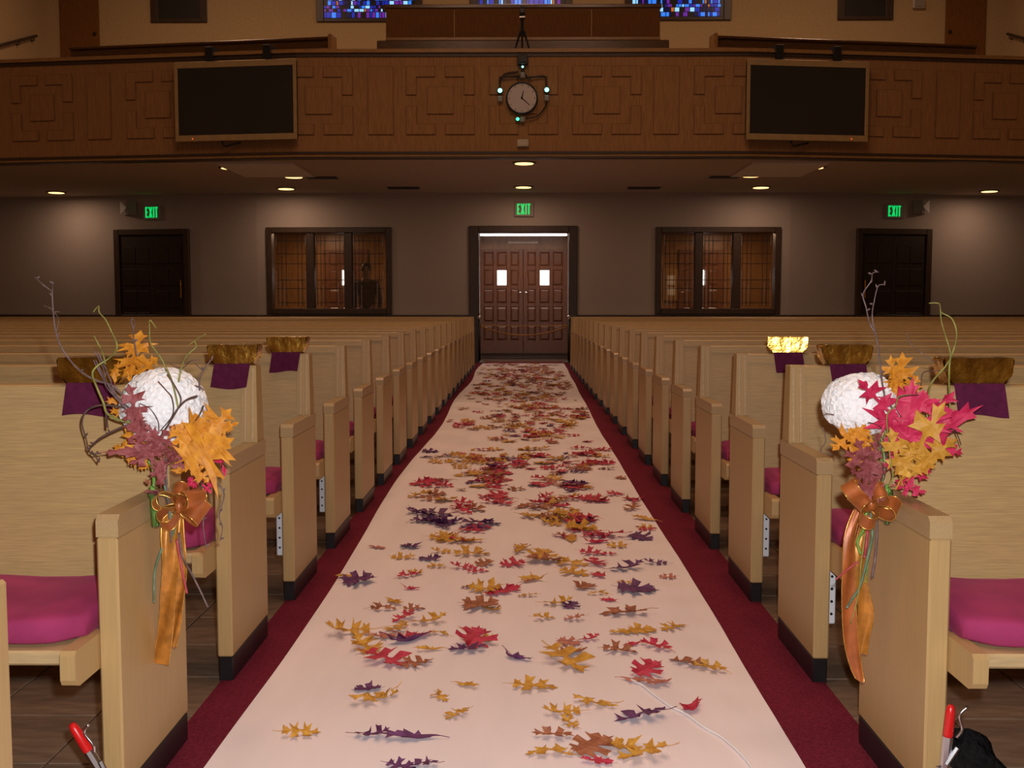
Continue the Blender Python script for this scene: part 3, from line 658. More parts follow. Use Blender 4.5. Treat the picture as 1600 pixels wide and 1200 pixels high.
# the far drifts, too many to pick apart
q = MB(); ks = list('YRPBK'); rnd = random.Random(9)
def litter(n, d0, d1, xs=.42):
    for k in range(n):
        if k % 5 == 0: cy = rnd.uniform(d0, d1); cx = rnd.uniform(-xs, xs)
        x = max(-.66, min(.60, cx + rnd.gauss(0, .14))); y = cy + rnd.gauss(0, .16); L_ = rnd.uniform(.085, .155)
        if y > 19.0: y = 18.95
        src = GL[rnd.randrange(14)]; a = rnd.uniform(0, 6.283); ca, sa = math.cos(a), math.sin(a); z0 = rz_(x, y) + .002
        q.cm = rnd.choices(range(5), (34, 27, 13, 24, 4))[0]
        q.add([(x + (v.x * ca - v.y * sa) * L_, y + (v.x * sa + v.y * ca) * L_, z0 + v.z * L_ * .6) for v in src.v], src.f)
litter(45, 4.6, 7.2, .5); litter(160, 7.0, 10.8, .48); litter(230, 10.5, 14.0, .5); litter(330, 13.5, 18.9, .52)
tag(q.build('leaf_litter', [LM[k] for k in ks]), 'dense drift of red, yellow and brown leaves along the far runner', 'leaf litter', None, 'stuff')

# ------------------------------------------------------------------ bouquets on the front pew ends
BLM = {}
def bleaf(par, off, zf, base, tip, c, shape=OAKL, wide=1.0, d0=2.30, d1=2.26, roll=0.0, crumple=.35, seed=None, cup=None):
    b3 = P(*zf(*base), d0); t3 = P(*zf(*tip), d1); t3 = b3 + (t3 - b3) * (1.0 if c == 'O' else 1.15); crumple = crumple + (.12 if c == 'O' else .28)
    yv = t3 - b3; L_ = yv.length; yv.normalize(); nv = (CAM - b3).normalized(); nv = (nv - yv * nv.dot(yv)).normalized(); nv = Matrix.Rotation(roll, 3, yv) @ nv
    xv = yv.cross(nv); seed = seed if seed is not None else int(base[0] * 7 + tip[1])
    g = leaf_mesh('leaf', shape, seed, crumple, wide, False, cup); me = g.mesh('leaf', LM[c])
    o = bpy.data.objects.new('leaf', me); COL.objects.link(o); o.parent = par
    mt = Matrix((xv * L_, yv * L_, nv * L_)).transposed().to_4x4(); mt.translation = b3 - off
    o.matrix_local = mt; o['label'] = LEAFC[c][0] + ' leaf'
def twig(par, off, zf, pts, r0, r1, m, d0=2.30, d1=2.25, buds=False, name='twig', n=5):
    k = len(pts); v = spline([P(*zf(*p), d0 + (d1 - d0) * i / (k - 1) + .012 * math.sin(i * 2.1)) for i, p in enumerate(pts)], 5)
    q = MB(); q.tube(v, [r0 + (r1 - r0) * i / (len(v) - 1) for i in range(len(v))], n)
    if buds:
        for i in range(4, len(v) - 1, 5):
            dr = Vector((random.uniform(-1, 1), 0, random.uniform(.1, 1))).normalized(); q.tube([v[i], v[i] + dr * .005, v[i] + dr * .009], [.0012, .0022, .0005], 4)
    q.build(name, M[m], par, True, off)
def bloom(par, off, c, rx, ry, rz, n=190, seed=1):
    rnd = random.Random(seed); q = MB()
    q.lathe([(rx * .88 * math.cos(t), rz * .88 * math.sin(t)) for t in [R(a) for a in (-88, -60, -30, 0, 30, 60, 88)]], c, 14)
    for i in range(n):
        zz = 1 - 2 * (i + .5) / n; rr = math.sqrt(1 - zz * zz); th = i * 2.39996
        dv = Vector((rr * math.cos(th), rr * math.sin(th), zz)); k = rnd.uniform(.97, 1.05)
        p = Vector((c[0] + dv.x * rx * k, c[1] + dv.y * ry * k, c[2] + dv.z * rz * k)); nv = (dv + Vector([rnd.gauss(0, .09) for _ in range(3)])).normalized()
        xv = nv.orthogonal().normalized(); yv = nv.cross(xv); a0 = rnd.uniform(0, 6.3); s_ = rnd.uniform(.013, .0165)
        for j in range(4):
            a = a0 + j * math.pi / 2; u = xv * math.cos(a) + yv * math.sin(a); t = nv.cross(u)
            q.add([p, p + (u * .55 + t * .52 + nv * .10) * s_, p + (u * 1.05 + t * .42 - nv * .02) * s_, p + (u * 1.22 - nv * .12) * s_, p + (u * 1.05 - t * .42 - nv * .02) * s_, p + (u * .55 - t * .52 + nv * .10) * s_],
                  [(0, 5, 4, 3), (0, 3, 2, 1)])
    q.build('hydrangea_bloom', M['petal'], par, False, off)
def strip(par, off, pts, wv, m, name, edge=True, rip=.0):
    v = spline(pts, 6); q = MB(); n = len(v); ed = ([], [])
    def fn(u, t):
        i = min(n - 1, int(round(u * (n - 1)))); wd = wv(i / (n - 1)) if callable(wv) else wv
        return v[i] + wd * (t - .5) + Vector((0, rip * math.sin(u * 9 + t * 6), 0))
    q.grid(fn, n - 1, 5); o = q.build(name, M[m], par, True, off)
    if edge:
        for t in (0, 1):
            e = MB(); e.tube([fn(i / (n - 1), t) for i in range(n)], .0012, 4); e.build('ribbon_edge', M['ribbon_edge'], o, True, off)
    return o
def bow(par, off, c, loops):
    for (dx, dz, dy, wd, L_, tw) in loops:
        wd *= 1.15; L_ *= 1.25
        d = Vector((dx, dy, dz)).normalized(); sd = Vector((-d.z, 0, d.x)).normalized(); ax = d.cross(sd).normalized()
        ax = (Matrix.Rotation(tw, 3, d) @ ax).normalized(); hv = d.cross(ax)
        pts = [c, c + d * L_ * .35 + hv * L_ * .26, c + d * L_ * .8 + hv * L_ * .30, c + d * L_ * 1.0, c + d * L_ * .8 - hv * L_ * .28, c + d * L_ * .35 - hv * L_ * .2, c]
        strip(par, off, pts, lambda t, a=ax, w_=wd: a * w_ * (.35 + .65 * math.sin(math.pi * min(1, max(0, t))) ** .6), 'bow', 'bow_loop', True)
    q = MB(); q.lathe([(.004, -.014), (.009, -.009), (.010, 0), (.009, .009), (.004, .014)], c + Vector((0, -.014, 0)), 10); q.build('bow_knot', M['bow'], par, True, off)
def vial(par, off, a, b_):
    q = MB(); d = (b_ - a); q.tube([a, a + d * .05, a + d * .9, a + d * .97, b_], [.011, .0105, .0105, .009, .004], 12); q.build('water_vial', M['vial'], par, True, off)
    q = MB(); q.tube([a - d * .25, a + d * .5, a + d * .93], [.0055, .006, .0055], 7); q.build('stem', M['stem'], par, True, off)
    q = MB(); q.lathe([(.010, -.006), (.0125, -.004), (.0125, .006), (.008, .008)], a, 10); q.build('vial_cap', M['vial'], par, True, off)

ZL = lambda x, y: (x / 3.158, 420 + y / 3.158)
ZL2 = lambda x, y: (x / 2.858, 780 + y / 2.858)
ZC = lambda x, y: (150 + x / 4.0, 560 + y / 4.0)
base = P(258, 800, 2.31); base.x = max(base.x, -XA + .004)
bq = empty('pew_bouquet', base, 0, 'white hydrangea bouquet with orange leaves tied to the left front pew', 'bouquet', 'bouquets tied to the front pew ends')
of = base.copy()
c = P(257, 634, 2.31); bloom(bq, of, c, .090, .085, .080, 380, 3)
cc = P(315, 680, 2.25); 
LB = lambda *a, **k: bleaf(bq, of, ZC, *a, **k)
LB((535, 640), (850, 505), 'O', MAPL, 1.12, 2.19, 2.195, .05, .14, 11, .35); LB((600, 560), (845, 325), 'O', OAKL, .85, 2.225, 2.25, -.2, .2, 15, .4); LB((560, 540), (715, 330), 'O', OAKL, .8, 2.23, 2.22, .2, .22, 13, .4)
LB((600, 520), (470, 420), 'O', MAPL, .85, 2.20, 2.195, .2, .2, 17, .8); LB((570, 700), (470, 700), 'O', LANC, 1.6, 2.21, 2.205, .4, .8, 19); LB((700, 470), (890, 400), 'O', OAKL, .5, 2.25, 2.27, .2, .5, 20); LB((600, 650), (700, 775), 'O', OAKL, .9, 2.20, 2.20, .2, .25, 16)
LB((215, 130), (275, -170), 'O', OAKL, .8, 2.34, 2.30, .4, .3, 21); LB((225, 130), (375, 0), 'O', OAKL, .75, 2.33, 2.30, -.3, .4, 22); LB((200, 160), (190, -60), 'O', OAKL, .4, 2.33, 2.32, .6, .4, 23); LB((110, 160), (135, 10), 'O', LANC, .8, 2.33, 2.32, .4, .4, 24)
LB((310, 600), (105, 540), 'O', OAKL, .75, 2.27, 2.27, .2, .4, 26); LB((320, 620), (185, 430), 'O', LANC, 1.2, 2.28, 2.27, -.3, .4, 27); LB((340, 640), (190, 630), 'O', OAKL, .8, 2.26, 2.25, .2, .4, 28); LB((350, 650), (265, 690), 'O', LANC, 1.3, 2.26, 2.25, .2, .5, 29); LB((190, 250), (60, 270), 'O', LANC, 1.1, 2.33, 2.31, 0, .4, 30); LB((210, 350), (80, 320), 'O', LANC, .9, 2.30, 2.30, 0, .4, 31)
for tp, wd, sd in (((235, 440), .6, 41), ((220, 520), .55, 42), ((80, 590), .35, 43), ((235, 640), .6, 44), ((330, 430), .55, 45), ((480, 440), .6, 46), ((560, 590), .7, 47), ((540, 670), .6, 48), ((300, 560), .7, 49)):
    LB((430, 590), tp, 'U', OAKL if wd > .5 else LANC, wd, 2.215, 2.195, random.uniform(-.5, .5), .5, sd)
for tp, sd in (((350, 730), 51), ((400, 790), 52), ((430, 720), 53)): LB((420, 620), tp, 'U', LANC, .9, 2.21, 2.20, .3, .5, sd)
LB((250, 420), (215, 200), 'U', OAKL, .75, 2.215, 2.20, .2, .3, 54); LB((260, 470), (200, 330), 'U', OAKL, .9, 2.21, 2.20, .2, .4, 55); LB((270, 470), (270, 310), 'U', LANC, .7, 2.21, 2.20, -.3, .4, 56); LB((420, 850), (310, 830), 'U', LANC, .6, 2.25, 2.24, .3, .5, 57)
LB((570, 740), (620, 800), 'C', LANC, 1.6, 2.225, 2.215, .3, .5, 58); LB((740, 760), (680, 830), 'C', OAKL, 1.2, 2.24, 2.23, .2, .4, 59); LB((730, 640), (800, 640), 'C', LANC, .9, 2.25, 2.24, .2, .4, 60); LB((790, 660), (805, 730), 'C', LANC, .8, 2.26, 2.25, .2, .4, 61)
LB((340, 790), (310, 760), 'B', LANC, 1.2, 2.25, 2.24, .2, .4, 62)
TL = lambda *a, **k: twig(bq, of, ZL, *a, **k)
TL([(640, 660), (560, 580), (460, 545), (380, 490), (310, 400), (275, 310), (262, 200), (258, 120), (262, 65)], .0026, .0012, 'twig', 2.26, 2.22, buds=True)
TL([(256, 112), (215, 80), (172, 42)], .0013, .0008, 'twig', 2.22, 2.21, buds=True); TL([(278, 310), (290, 250), (270, 215), (295, 212)], .0012, .0007, 'twig', 2.225, 2.22); TL([(262, 205), (240, 190), (218, 183)], .0012, .0007, 'twig', 2.22, 2.21)
TL([(700, 765), (600, 750), (530, 715), (510, 660), (480, 590), (456, 520), (480, 480), (540, 440), (578, 385), (550, 310), (520, 250), (490, 215), (486, 184), (460, 214)], .0032, .0012, 'vine', 2.23, 2.2)
TL([(520, 470), (508, 420), (490, 380), (462, 328)], .002, .0012, 'vine', 2.24, 2.2)
TL([(720, 775), (640, 770), (520, 820), (455, 870), (440, 900), (465, 920), (490, 955)], .0028, .0014, 'twig_dark', 2.23, 2.2, buds=True); TL([(640, 690), (510, 672), (430, 700), (405, 760), (425, 840), (445, 905), (500, 912)], .0026, .0012, 'twig_dark', 2.25, 2.2, buds=True)
TL([(520, 690), (525, 740), (530, 780)], .0014, .003, 'twig_dark', 2.22, 2.2)
TL([(880, 690), (850, 560), (800, 450), (745, 370), (738, 300), (740, 253), (770, 292)], .0022, .001, 'vine', 2.22, 2.2); TL([(880, 560), (895, 490), (920, 430), (968, 385), (962, 352), (1015, 322)], .0022, .001, 'vine', 2.26, 2.22); TL([(965, 352), (940, 370), (922, 385)], .0012, .0007, 'vine', 2.24, 2.22)
TL([(675, 430), (660, 340), (658, 295), (645, 255)], .0018, .0009, 'twig', 2.27, 2.24, buds=True); TL([(658, 295), (665, 270), (660, 250)], .0012, .0007, 'twig', 2.25, 2.24)
TL([(780, 555), (820, 600), (850, 640), (852, 720), (790, 800)], .0012, .0012, 'twig_dark', 2.215, 2.205); TL([(825, 520), (870, 590), (893, 655), (850, 740), (800, 810)], .0014, .0014, 'twig_dark', 2.215, 2.205); TL([(972, 628), (915, 650), (870, 700), (830, 770), (790, 830)], .0026, .002, 'twig_dark', 2.21, 2.2); TL([(1005, 675), (985, 720), (955, 760)], .0022, .0012, 'twig_dark', 2.20, 2.19)
TL([(690, 665), (740, 690), (780, 750), (785, 800)], .001, .001, 'twig', 2.21, 2.2)
TL([(985, 600), (985, 540), (1010, 490), (1050, 440)], .0022, .001, 'twig', 2.27, 2.24, buds=True); TL([(1000, 500), (975, 480), (962, 462)], .0014, .0008, 'twig', 2.26, 2.24); TL([(960, 575), (990, 585), (1005, 600)], .0014, .001, 'twig', 2.26, 2.24); TL([(840, 470), (900, 490), (940, 455), (990, 450)], .0012, .001, 'twig_dark', 2.3, 2.28)
rr = random.Random(4)
for k in range(8):
    x0, y0 = 470 + rr.uniform(-15, 40), 400 + rr.uniform(0, 80); TL([(x0, y0), (x0 + 40, y0 + 80), (540 + rr.uniform(-30, 30), 590 + rr.uniform(-20, 20)), (640 + rr.uniform(-20, 20), 700)], .0013, .0011, 'twig', 2.28, 2.23)
q = MB(); v_a = P(238, 748, 2.255); vial(bq, of, P(239, 772, 2.25), P(244, 825, 2.25))
TS = lambda *a, **k: twig(bq, of, ZC, *a, **k)
TS([(400, 640), (430, 800), (470, 1000), (490, 1060), (450, 1160)], .003, .0025, 'teal_stem', 2.23, 2.22, name='stem'); TS([(330, 640), (358, 700), (362, 800)], .004, .004, 'stem', 2.24, 2.24, name='stem'); TS([(440, 620), (440, 760), (460, 1000), (470, 1150)], .003, .002, 'twig', 2.235, 2.22, name='stem')
TS([(640, 740), (680, 860), (670, 1040), (690, 1190)], .0016, .0012, 'twig', 2.23, 2.22, buds=True); TS([(760, 780), (800, 850), (770, 980), (790, 1060), (775, 1140)], .0022, .001, 'twig', 2.31, 2.30, buds=True); TS([(570, 670), (640, 730), (660, 790), (640, 930)], .0014, .001, 'twig_dark', 2.22, 2.21)  # middle twig stands in for twig shadows on the second pew
TS2 = lambda *a, **k: twig(bq, of, ZL2, *a, **k)
TS2([(775, 110), (765, 170), (720, 230), (692, 320), (688, 400), (688, 460)], .0032, .0026, 'teal_stem', 2.235, 2.22, name='stem'); TS2([(800, 150), (815, 255), (860, 340), (900, 420), (928, 482)], .0026, .002, 'twig', 2.22, 2.20, name='stem'); TS2([(790, 180), (810, 300), (835, 420)], .003, .0026, 'pink_stem', 2.225, 2.21, name='stem')
bc = P(283, 790, 2.215)
bow(bq, of, bc, [(-1, .35, -.5, .040, .046, .5), (.8, .5, -.6, .042, .050, -.3), (-.7, -.75, -.6, .036, .046, .4), (.95, -.25, -.4, .044, .050, .9), (.1, .9, -.5, .036, .040, .2)])
rp = lambda pts, d=2.235: [P(*ZL2(*p), d - .012 * math.sin(i)) for i, p in enumerate(pts)]
strip(bq, of, rp([(748, 60), (745, 160), (760, 300), (752, 430), (738, 580), (715, 735)]), lambda t: Vector((.020 + .019 * t, .012 * math.sin(t * 5), -.006 * t)), 'ribbon', 'ribbon_tail', True, .004)
strip(bq, of, rp([(800, 60), (800, 170), (812, 320), (800, 460), (790, 560), (772, 660)], 2.245), lambda t: Vector((.012 + .010 * math.sin(t * 3), .010 * math.cos(t * 4), -.004 * t)), 'ribbon', 'ribbon_tail', True, .004)

ZR = lambda x, y: (1100 + x / 3.158, 420 + y / 3.158)
ZR2 = lambda x, y: (1100 + x / 2.858, 780 + y / 2.858)
ZD = lambda x, y: (1250 + x / 3.75, 540 + y / 3.75)
base = P(1372, 800, 2.36); base.x = min(base.x, XA - .004)
bq = empty('pew_bouquet', base, 0, 'white hydrangea bouquet with crimson leaves tied to the right front pew', 'bouquet', 'bouquets tied to the front pew ends')
of = base.copy()
bloom(bq, of, P(1347, 631, 2.35), .084, .08, .066, 340, 5)
q = None
RB_ = lambda *a, **k: bleaf(bq, of, ZD, *a, **k)
RB_((580, 380), (600, 50), 'O', OAKL, .65, 2.31, 2.28, .1, .3, 71, .3); RB_((560, 300), (530, 60), 'O', OAKL, .55, 2.30, 2.28, .4, .4, 72); RB_((590, 330), (690, 180), 'O', OAKL, .9, 2.30, 2.28, -.3, .4, 73); RB_((570, 300), (545, 180), 'O', LANC, 1.3, 2.29, 2.28, .1, .4, 74)
RB_((330, 490), (195, 610), 'O', OAKL, .8, 2.27, 2.25, .2, .4, 75); RB_((360, 500), (310, 680), 'O', LANC, 1.3, 2.27, 2.25, -.2, .4, 76); RB_((400, 480), (280, 560), 'O', MAPL, .8, 2.26, 2.25, .1, .4, 77); RB_((390, 620), (360, 750), 'O', LANC, 1.4, 2.26, 2.25, .1, .4, 78); RB_((440, 560), (330, 600), 'O', OAKL, 1.1, 2.265, 2.25, .1, .4, 79); RB_((380, 560), (285, 700), 'O', LANC, .9, 2.27, 2.26, .3, .4, 80)
RB_((620, 640), (655, 265), 'C', MAPL, .72, 2.245, 2.23, .1, .22, 81, .5); RB_((570, 440), (370, 232), 'C', OAKL, .42, 2.24, 2.21, .1, .3, 82); RB_((640, 600), (855, 300), 'C', OAKL, .42, 2.25, 2.23, .3, .3, 84); RB_((690, 580), (1005, 385), 'C', LANC, .75, 2.26, 2.25, .1, .35, 85); RB_((760, 560), (930, 632), 'C', OAKL, .55, 2.25, 2.24, .2, .3, 86); RB_((650, 540), (725, 305), 'C', OAKL, .6, 2.235, 2.225, -.2, .3, 87); RB_((640, 560), (475, 400), 'C', OAKL, .6, 2.24, 2.23, .1, .3, 83); RB_((650, 560), (760, 440), 'C', OAKL, .7, 2.24, 2.23, .2, .4, 89); RB_((690, 640), (850, 480), 'C', OAKL, .5, 2.245, 2.23, .2, .4, 88)
RB_((550, 820), (750, 730), 'C', OAKL, .5, 2.25, 2.24, .1, .35, 90); RB_((560, 820), (715, 855), 'C', OAKL, .5, 2.25, 2.24, .2, .4, 91); RB_((490, 740), (550, 650), 'C', LANC, 1.2, 2.25, 2.24, .1, .4, 92)
RB_((590, 780), (810, 400), 'Y', OAKL, .45, 2.225, 2.205, .2, .35, 93); RB_((610, 770), (880, 570), 'Y', OAKL, .5, 2.22, 2.205, -.2, .4, 94); RB_((590, 780), (535, 530), 'Y', OAKL, .6, 2.22, 2.205, .1, .3, 95); RB_((630, 775), (810, 620), 'Y', LANC, .8, 2.215, 2.205, .2, .5, 96); RB_((600, 785), (660, 590), 'Y', OAKL, .75, 2.212, 2.20, .0, .3, 97)
for tp, wd, sd in (((300, 645), .5, 101), ((350, 580), .5, 102), ((440, 590), .5, 103), ((500, 700), .6, 104), ((320, 740), .5, 105), ((390, 640), .6, 106)): RB_((440, 800), tp, 'U', OAKL, wd, 2.235, 2.21, random.uniform(-.4, .4), .5, sd)
RB_((330, 830), (490, 880), 'U', MAPL, .7, 2.215, 2.21, .1, .4, 108); RB_((470, 560), (450, 520), 'U', LANC, 1.5, 2.24, 2.23, .1, .4, 109)
TR = lambda *a, **k: twig(bq, of, ZR, *a, **k)
TR([(930, 690), (890, 620), (870, 480), (850, 335), (818, 270), (800, 190), (785, 125), (825, 60), (832, 22), (862, 16)], .0022, .001, 'twig', 2.26, 2.22, buds=True); TR([(850, 335), (830, 240), (840, 160), (860, 85), (895, 80)], .0016, .0009, 'twig', 2.24, 2.22, buds=True)
TR([(1100, 750), (1108, 630), (1125, 560), (1200, 470), (1238, 380), (1246, 310), (1222, 245), (1172, 215), (1160, 172), (1110, 170)], .0024, .0012, 'vine', 2.27, 2.24); TR([(1228, 780), (1212, 650), (1210, 500), (1216, 420), (1195, 340), (1172, 260), (1166, 190)], .0024, .0012, 'vine', 2.26, 2.24); TR([(1200, 790), (1235, 795), (1255, 830), (1268, 870)], .002, .001, 'twig_dark', 2.25, 2.24); TR([(1185, 830), (1215, 810), (1245, 795)], .0018, .0012, 'twig_dark', 2.25, 2.24)
TR([(1000, 320), (1020, 370), (1080, 420), (1140, 462)], .001, .001, 'twig', 2.36, 2.34); TR([(1072, 590), (1080, 515), (1140, 505), (1205, 500)], .0013, .001, 'twig_dark', 2.3, 2.28); TR([(945, 680), (960, 640), (1000, 625), (1060, 622)], .0013, .001, 'twig_dark', 2.22, 2.2)
TRD = lambda *a, **k: twig(bq, of, ZD, *a, **k)
TRD([(640, 290), (580, 300), (560, 350), (510, 410), (520, 560), (530, 680), (545, 760), (520, 830)], .0016, .0016, 'vine', 2.215, 2.205); TRD([(135, 480), (150, 560), (120, 620), (190, 640)], .001, .0008, 'twig', 2.36, 2.35); TRD([(200, 405), (150, 400), (130, 430)], .001, .0008, 'twig_dark', 2.27, 2.26); TRD([(490, 490), (440, 460), (400, 450)], .0012, .001, 'twig_dark', 2.24, 2.23)
for k in range(7): TRD([(480 + rr.uniform(-40, 30), 520 + rr.uniform(-30, 60)), (490 + rr.uniform(-20, 20), 680), (480 + rr.uniform(-30, 30), 880)], .0018, .0018, ('stem', 'twig', 'vine', 'twig_dark')[k % 4], 2.245, 2.235, name='stem')
vial(bq, of, P(1387, 770, 2.30), P(1388, 821, 2.30))
TR2 = lambda *a, **k: twig(bq, of, ZR2, *a, **k)
TR2([(770, 60), (772, 160), (765, 260), (750, 352)], .0032, .0028, 'twig', 2.285, 2.275, name='stem'); TR2([(745, 60), (752, 160), (738, 230), (700, 380), (665, 440), (638, 485)], .0036, .003, 'teal_stem', 2.26, 2.25, name='stem'); TR2([(725, 60), (715, 130), (686, 190), (700, 245)], .0036, .003, 'stem', 2.255, 2.245, name='stem'); TR2([(735, 70), (725, 200), (715, 260)], .0034, .003, 'pink_stem', 2.265, 2.26, name='stem'); TR2([(690, 278), (640, 315), (590, 358)], .0022, .0018, 'pink_stem', 2.25, 2.24, name='stem'); TR2([(720, 150), (700, 300), (690, 420), (655, 555)], .0018, .0012, 'vine', 2.245, 2.235, name='stem'); TR2([(745, 200), (730, 300), (722, 372)], .0016, .0012, 'stem', 2.26, 2.25, name='stem')
bc = P(1358, 786, 2.235)
bow(bq, of, bc, [(-.9, .75, -.4, .030, .060, 1.2), (.9, -.15, -.6, .036, .050, .6), (-.2, -.7, -.7, .036, .044, .2), (-.7, .2, -.6, .038, .042, -.4), (.4, .7, -.6, .036, .040, .4)])
rp = lambda pts, d=2.27: [P(*ZR2(*p), d - .01 * math.sin(i)) for i, p in enumerate(pts)]
strip(bq, of, rp([(690, 40), (655, 160), (648, 300), (645, 450), (655, 620), (678, 740), (700, 815)]), lambda t: Vector((.013 + .020 * math.sin(math.pi * t) ** .7, .010 * math.sin(t * 5), -.004)), 'bow', 'ribbon_tail', True, .004)
strip(bq, of, rp([(720, 100), (700, 230), (700, 380), (722, 500), (712, 600), (708, 690)], 2.285), lambda t: Vector((.020 + .012 * math.sin(math.pi * t), .010 * math.cos(t * 4), -.006)), 'ribbon', 'ribbon_tail', True, .004)

# ------------------------------------------------------------------ things on the rear wall
def exit_sign(px, py, lab):
    p, a = on_rear(px, py); r = empty('exit_sign', p, a, lab, 'exit sign', 'green exit signs')
    k = p.y / F; q = MB(); q.box((-15 * k, -.035, -11.5 * k), (15 * k, -.003, 11.5 * k), .006); q.build('housing', M['sign_plate'], r)
    h = 8.2 * k; t = .026; y0, y1 = -.041, -.0355
    def letter(n, f): q = MB(); f(q); q.build(n, M['green_sign'], r)
    x = -11 * k; wl = 4.6 * k; gp = 1.0 * k
    def E(q, x=x):
        q.box((x, y0, -h), (x + t, y1, h))
        for z in (-h, -t / 2, h - t): q.box((x + t, y0, z), (x + wl * (.8 if z == -t / 2 else 1), y1, z + t))
    letter('letter_e', E); x += wl + gp
    def X(q, x=x):
        w2 = wl * 1.35
        for sg in (1, -1):
            pl = [(x, -h * sg), (x + t * 1.1, -h * sg), (x + w2, h * sg), (x + w2 - t * 1.1, h * sg)]; q.prism(pl, 1, y0 - (.0004 if sg > 0 else 0), y1)
    letter('letter_x', X); x += wl * 1.35 + gp
    letter('letter_i', lambda q, x=x: q.box((x, y0, -h), (x + t, y1, h))); x += t + gp
    def T(q, x=x): q.box((x, y0, h - t), (x + wl, y1, h)); q.box((x + wl / 2 - t / 2, y0, -h), (x + wl / 2 + t / 2, y1, h - t))
    letter('letter_t', T)
exit_sign(239, 332, 'green lit EXIT sign above the left dark door'); exit_sign(819, 327, 'green lit EXIT sign above the central doorway'); exit_sign(1397, 330, 'green lit EXIT sign above the right dark door')
def wedge(px, py, s, lab):
    p, a = on_rear(px, py); r = empty('wall_speaker', p, a, lab, 'speaker', 'wedge wall speakers')
    q = MB(); q.prism([(-.13, -.002), (.13, -.002), (.13, -.05), (s * -.10, -.17) if s < 0 else (-.10, -.17), (-.13, -.05)][:3] + [(.0, -.16), (-.13, -.05)], 2, -.13, .13); q.build('cabinet', M['sign_plate'], r)
    q = MB(); x = s * .15; q.add([(-s * .13, -.172, -.125), (-s * .13, -.172, .125), (s * .0, -.172, 0), (-s * .13, -.160, -.125), (-s * .13, -.160, .125), (s * .0, -.160, 0)], [(0, 1, 2), (5, 4, 3), (0, 3, 4, 1), (1, 4, 5, 2), (2, 5, 3, 0)]); q.build('grille', M['white_plastic'], r)
wedge(205, 326, 1, 'wedge shaped white speaker left of the left EXIT sign'); wedge(1435, 324, -1, 'wedge shaped white speaker right of the right EXIT sign')

# soffit fittings
def soffit_pt(px, py): return G(px, py, ZS)
WHERE = ['at the far left', 'left of the left pale panel', 'right of the left pale panel', 'behind the left pale panel', 'at the front centre above the clock axis', 'at the rear centre above the EXIT sign', 'left of the right pale panel', 'behind the right pale panel', 'right of the right pale panel', 'at the far right']
for i, (px, py, on) in enumerate([(88, 300, 1), (360, 261.5, 1), (459, 275.5, 1), (447, 294, 1), (819, 254, 1), (818, 291.5, 1), (1174, 274, 1), (1189, 292, 1), (1272, 261, 1), (1546, 298, 1)]):
    p = soffit_pt(px, py); r = empty('recessed_light', p, 0, 'warm recessed soffit light ' + WHERE[i], 'ceiling light', 'recessed lights under the balcony')
    q = MB(); q.lathe([(.18, -.001), (.18, -.014), (.145, -.016), (.145, -.003)], (0, 0, 0), 20); q.build('trim_ring', M['dark_wood'], r)
    q = MB(); q.lathe([(.14, -.018), (.135, -.022), (.05, -.024)], (0, 0, 0), 20); q.build('lens', M['downlight'], r)
    lp = lamp('soffit_lamp', 'AREA', (p.x, p.y, ZS - .05), 8.5, (1.0, .64, .45), shape='DISK', size=.22); 
for pts, lab in (([(368, 251), (455, 250), (445, 274.5), (380, 274.5)], 'pale panel flush in the soffit below the left television'), ([(1180, 249), (1265, 248), (1253, 274), (1190, 274)], 'pale panel flush in the soffit below the right television')):
    c_ = [soffit_pt(*p) for p in pts]; x0 = min(c_[0].x, c_[3].x); x1 = max(c_[1].x, c_[2].x); y0 = max(c_[0].y, YB + .5); y1 = c_[2].y
    r = empty('soffit_panel', ((x0 + x1) / 2, (y0 + y1) / 2, ZS), 0, lab, 'ceiling panel', 'pale soffit panels'); hw, hd = (x1 - x0) / 2, (y1 - y0) / 2
    q = MB(); q.box((-hw + .03, -hd + .03, -.03), (hw - .03, hd - .03, -.002), .006); q.build('panel', M['pale_panel'], r)
    for a, c2 in (((-hw, -hd, -.024), (hw, -hd + .029, -.001)), ((-hw, hd - .029, -.024), (hw, hd, -.001)), ((-hw, -hd + .029, -.024), (-hw + .029, hd - .029, -.001)), ((hw - .029, -hd + .029, -.024), (hw, hd - .029, -.001))):
        q = MB(); q.box(a, c2); q.build('panel_frame', M['soffit'], r)
for px0, px1, py, lab in ((605, 656, 293, 'dark air grille in the soffit left of centre'), (980, 1032, 293, 'dark air grille in the soffit right of centre'), (478, 528, 277, 'dark air grille near the left soffit light'), (1108, 1156, 276, 'dark air grille near the right soffit light')):
    a, c_ = soffit_pt(px0, py), soffit_pt(px1, py); r = empty('air_grille', ((a.x + c_.x) / 2, a.y, ZS), 0, lab, 'vent', 'soffit air grilles'); hw = (c_.x - a.x) / 2
    q = MB(); q.box((-hw, -.12, -.012), (hw, .12, -.001), .004); q.build('frame', M['dark_wood'], r)
    for k in range(5):
        q = MB(); q.box((-hw + .02, -.10 + k * .045, -.022), (hw - .02, -.08 + k * .045, -.0125)); q.build('slat', M['black'], r)

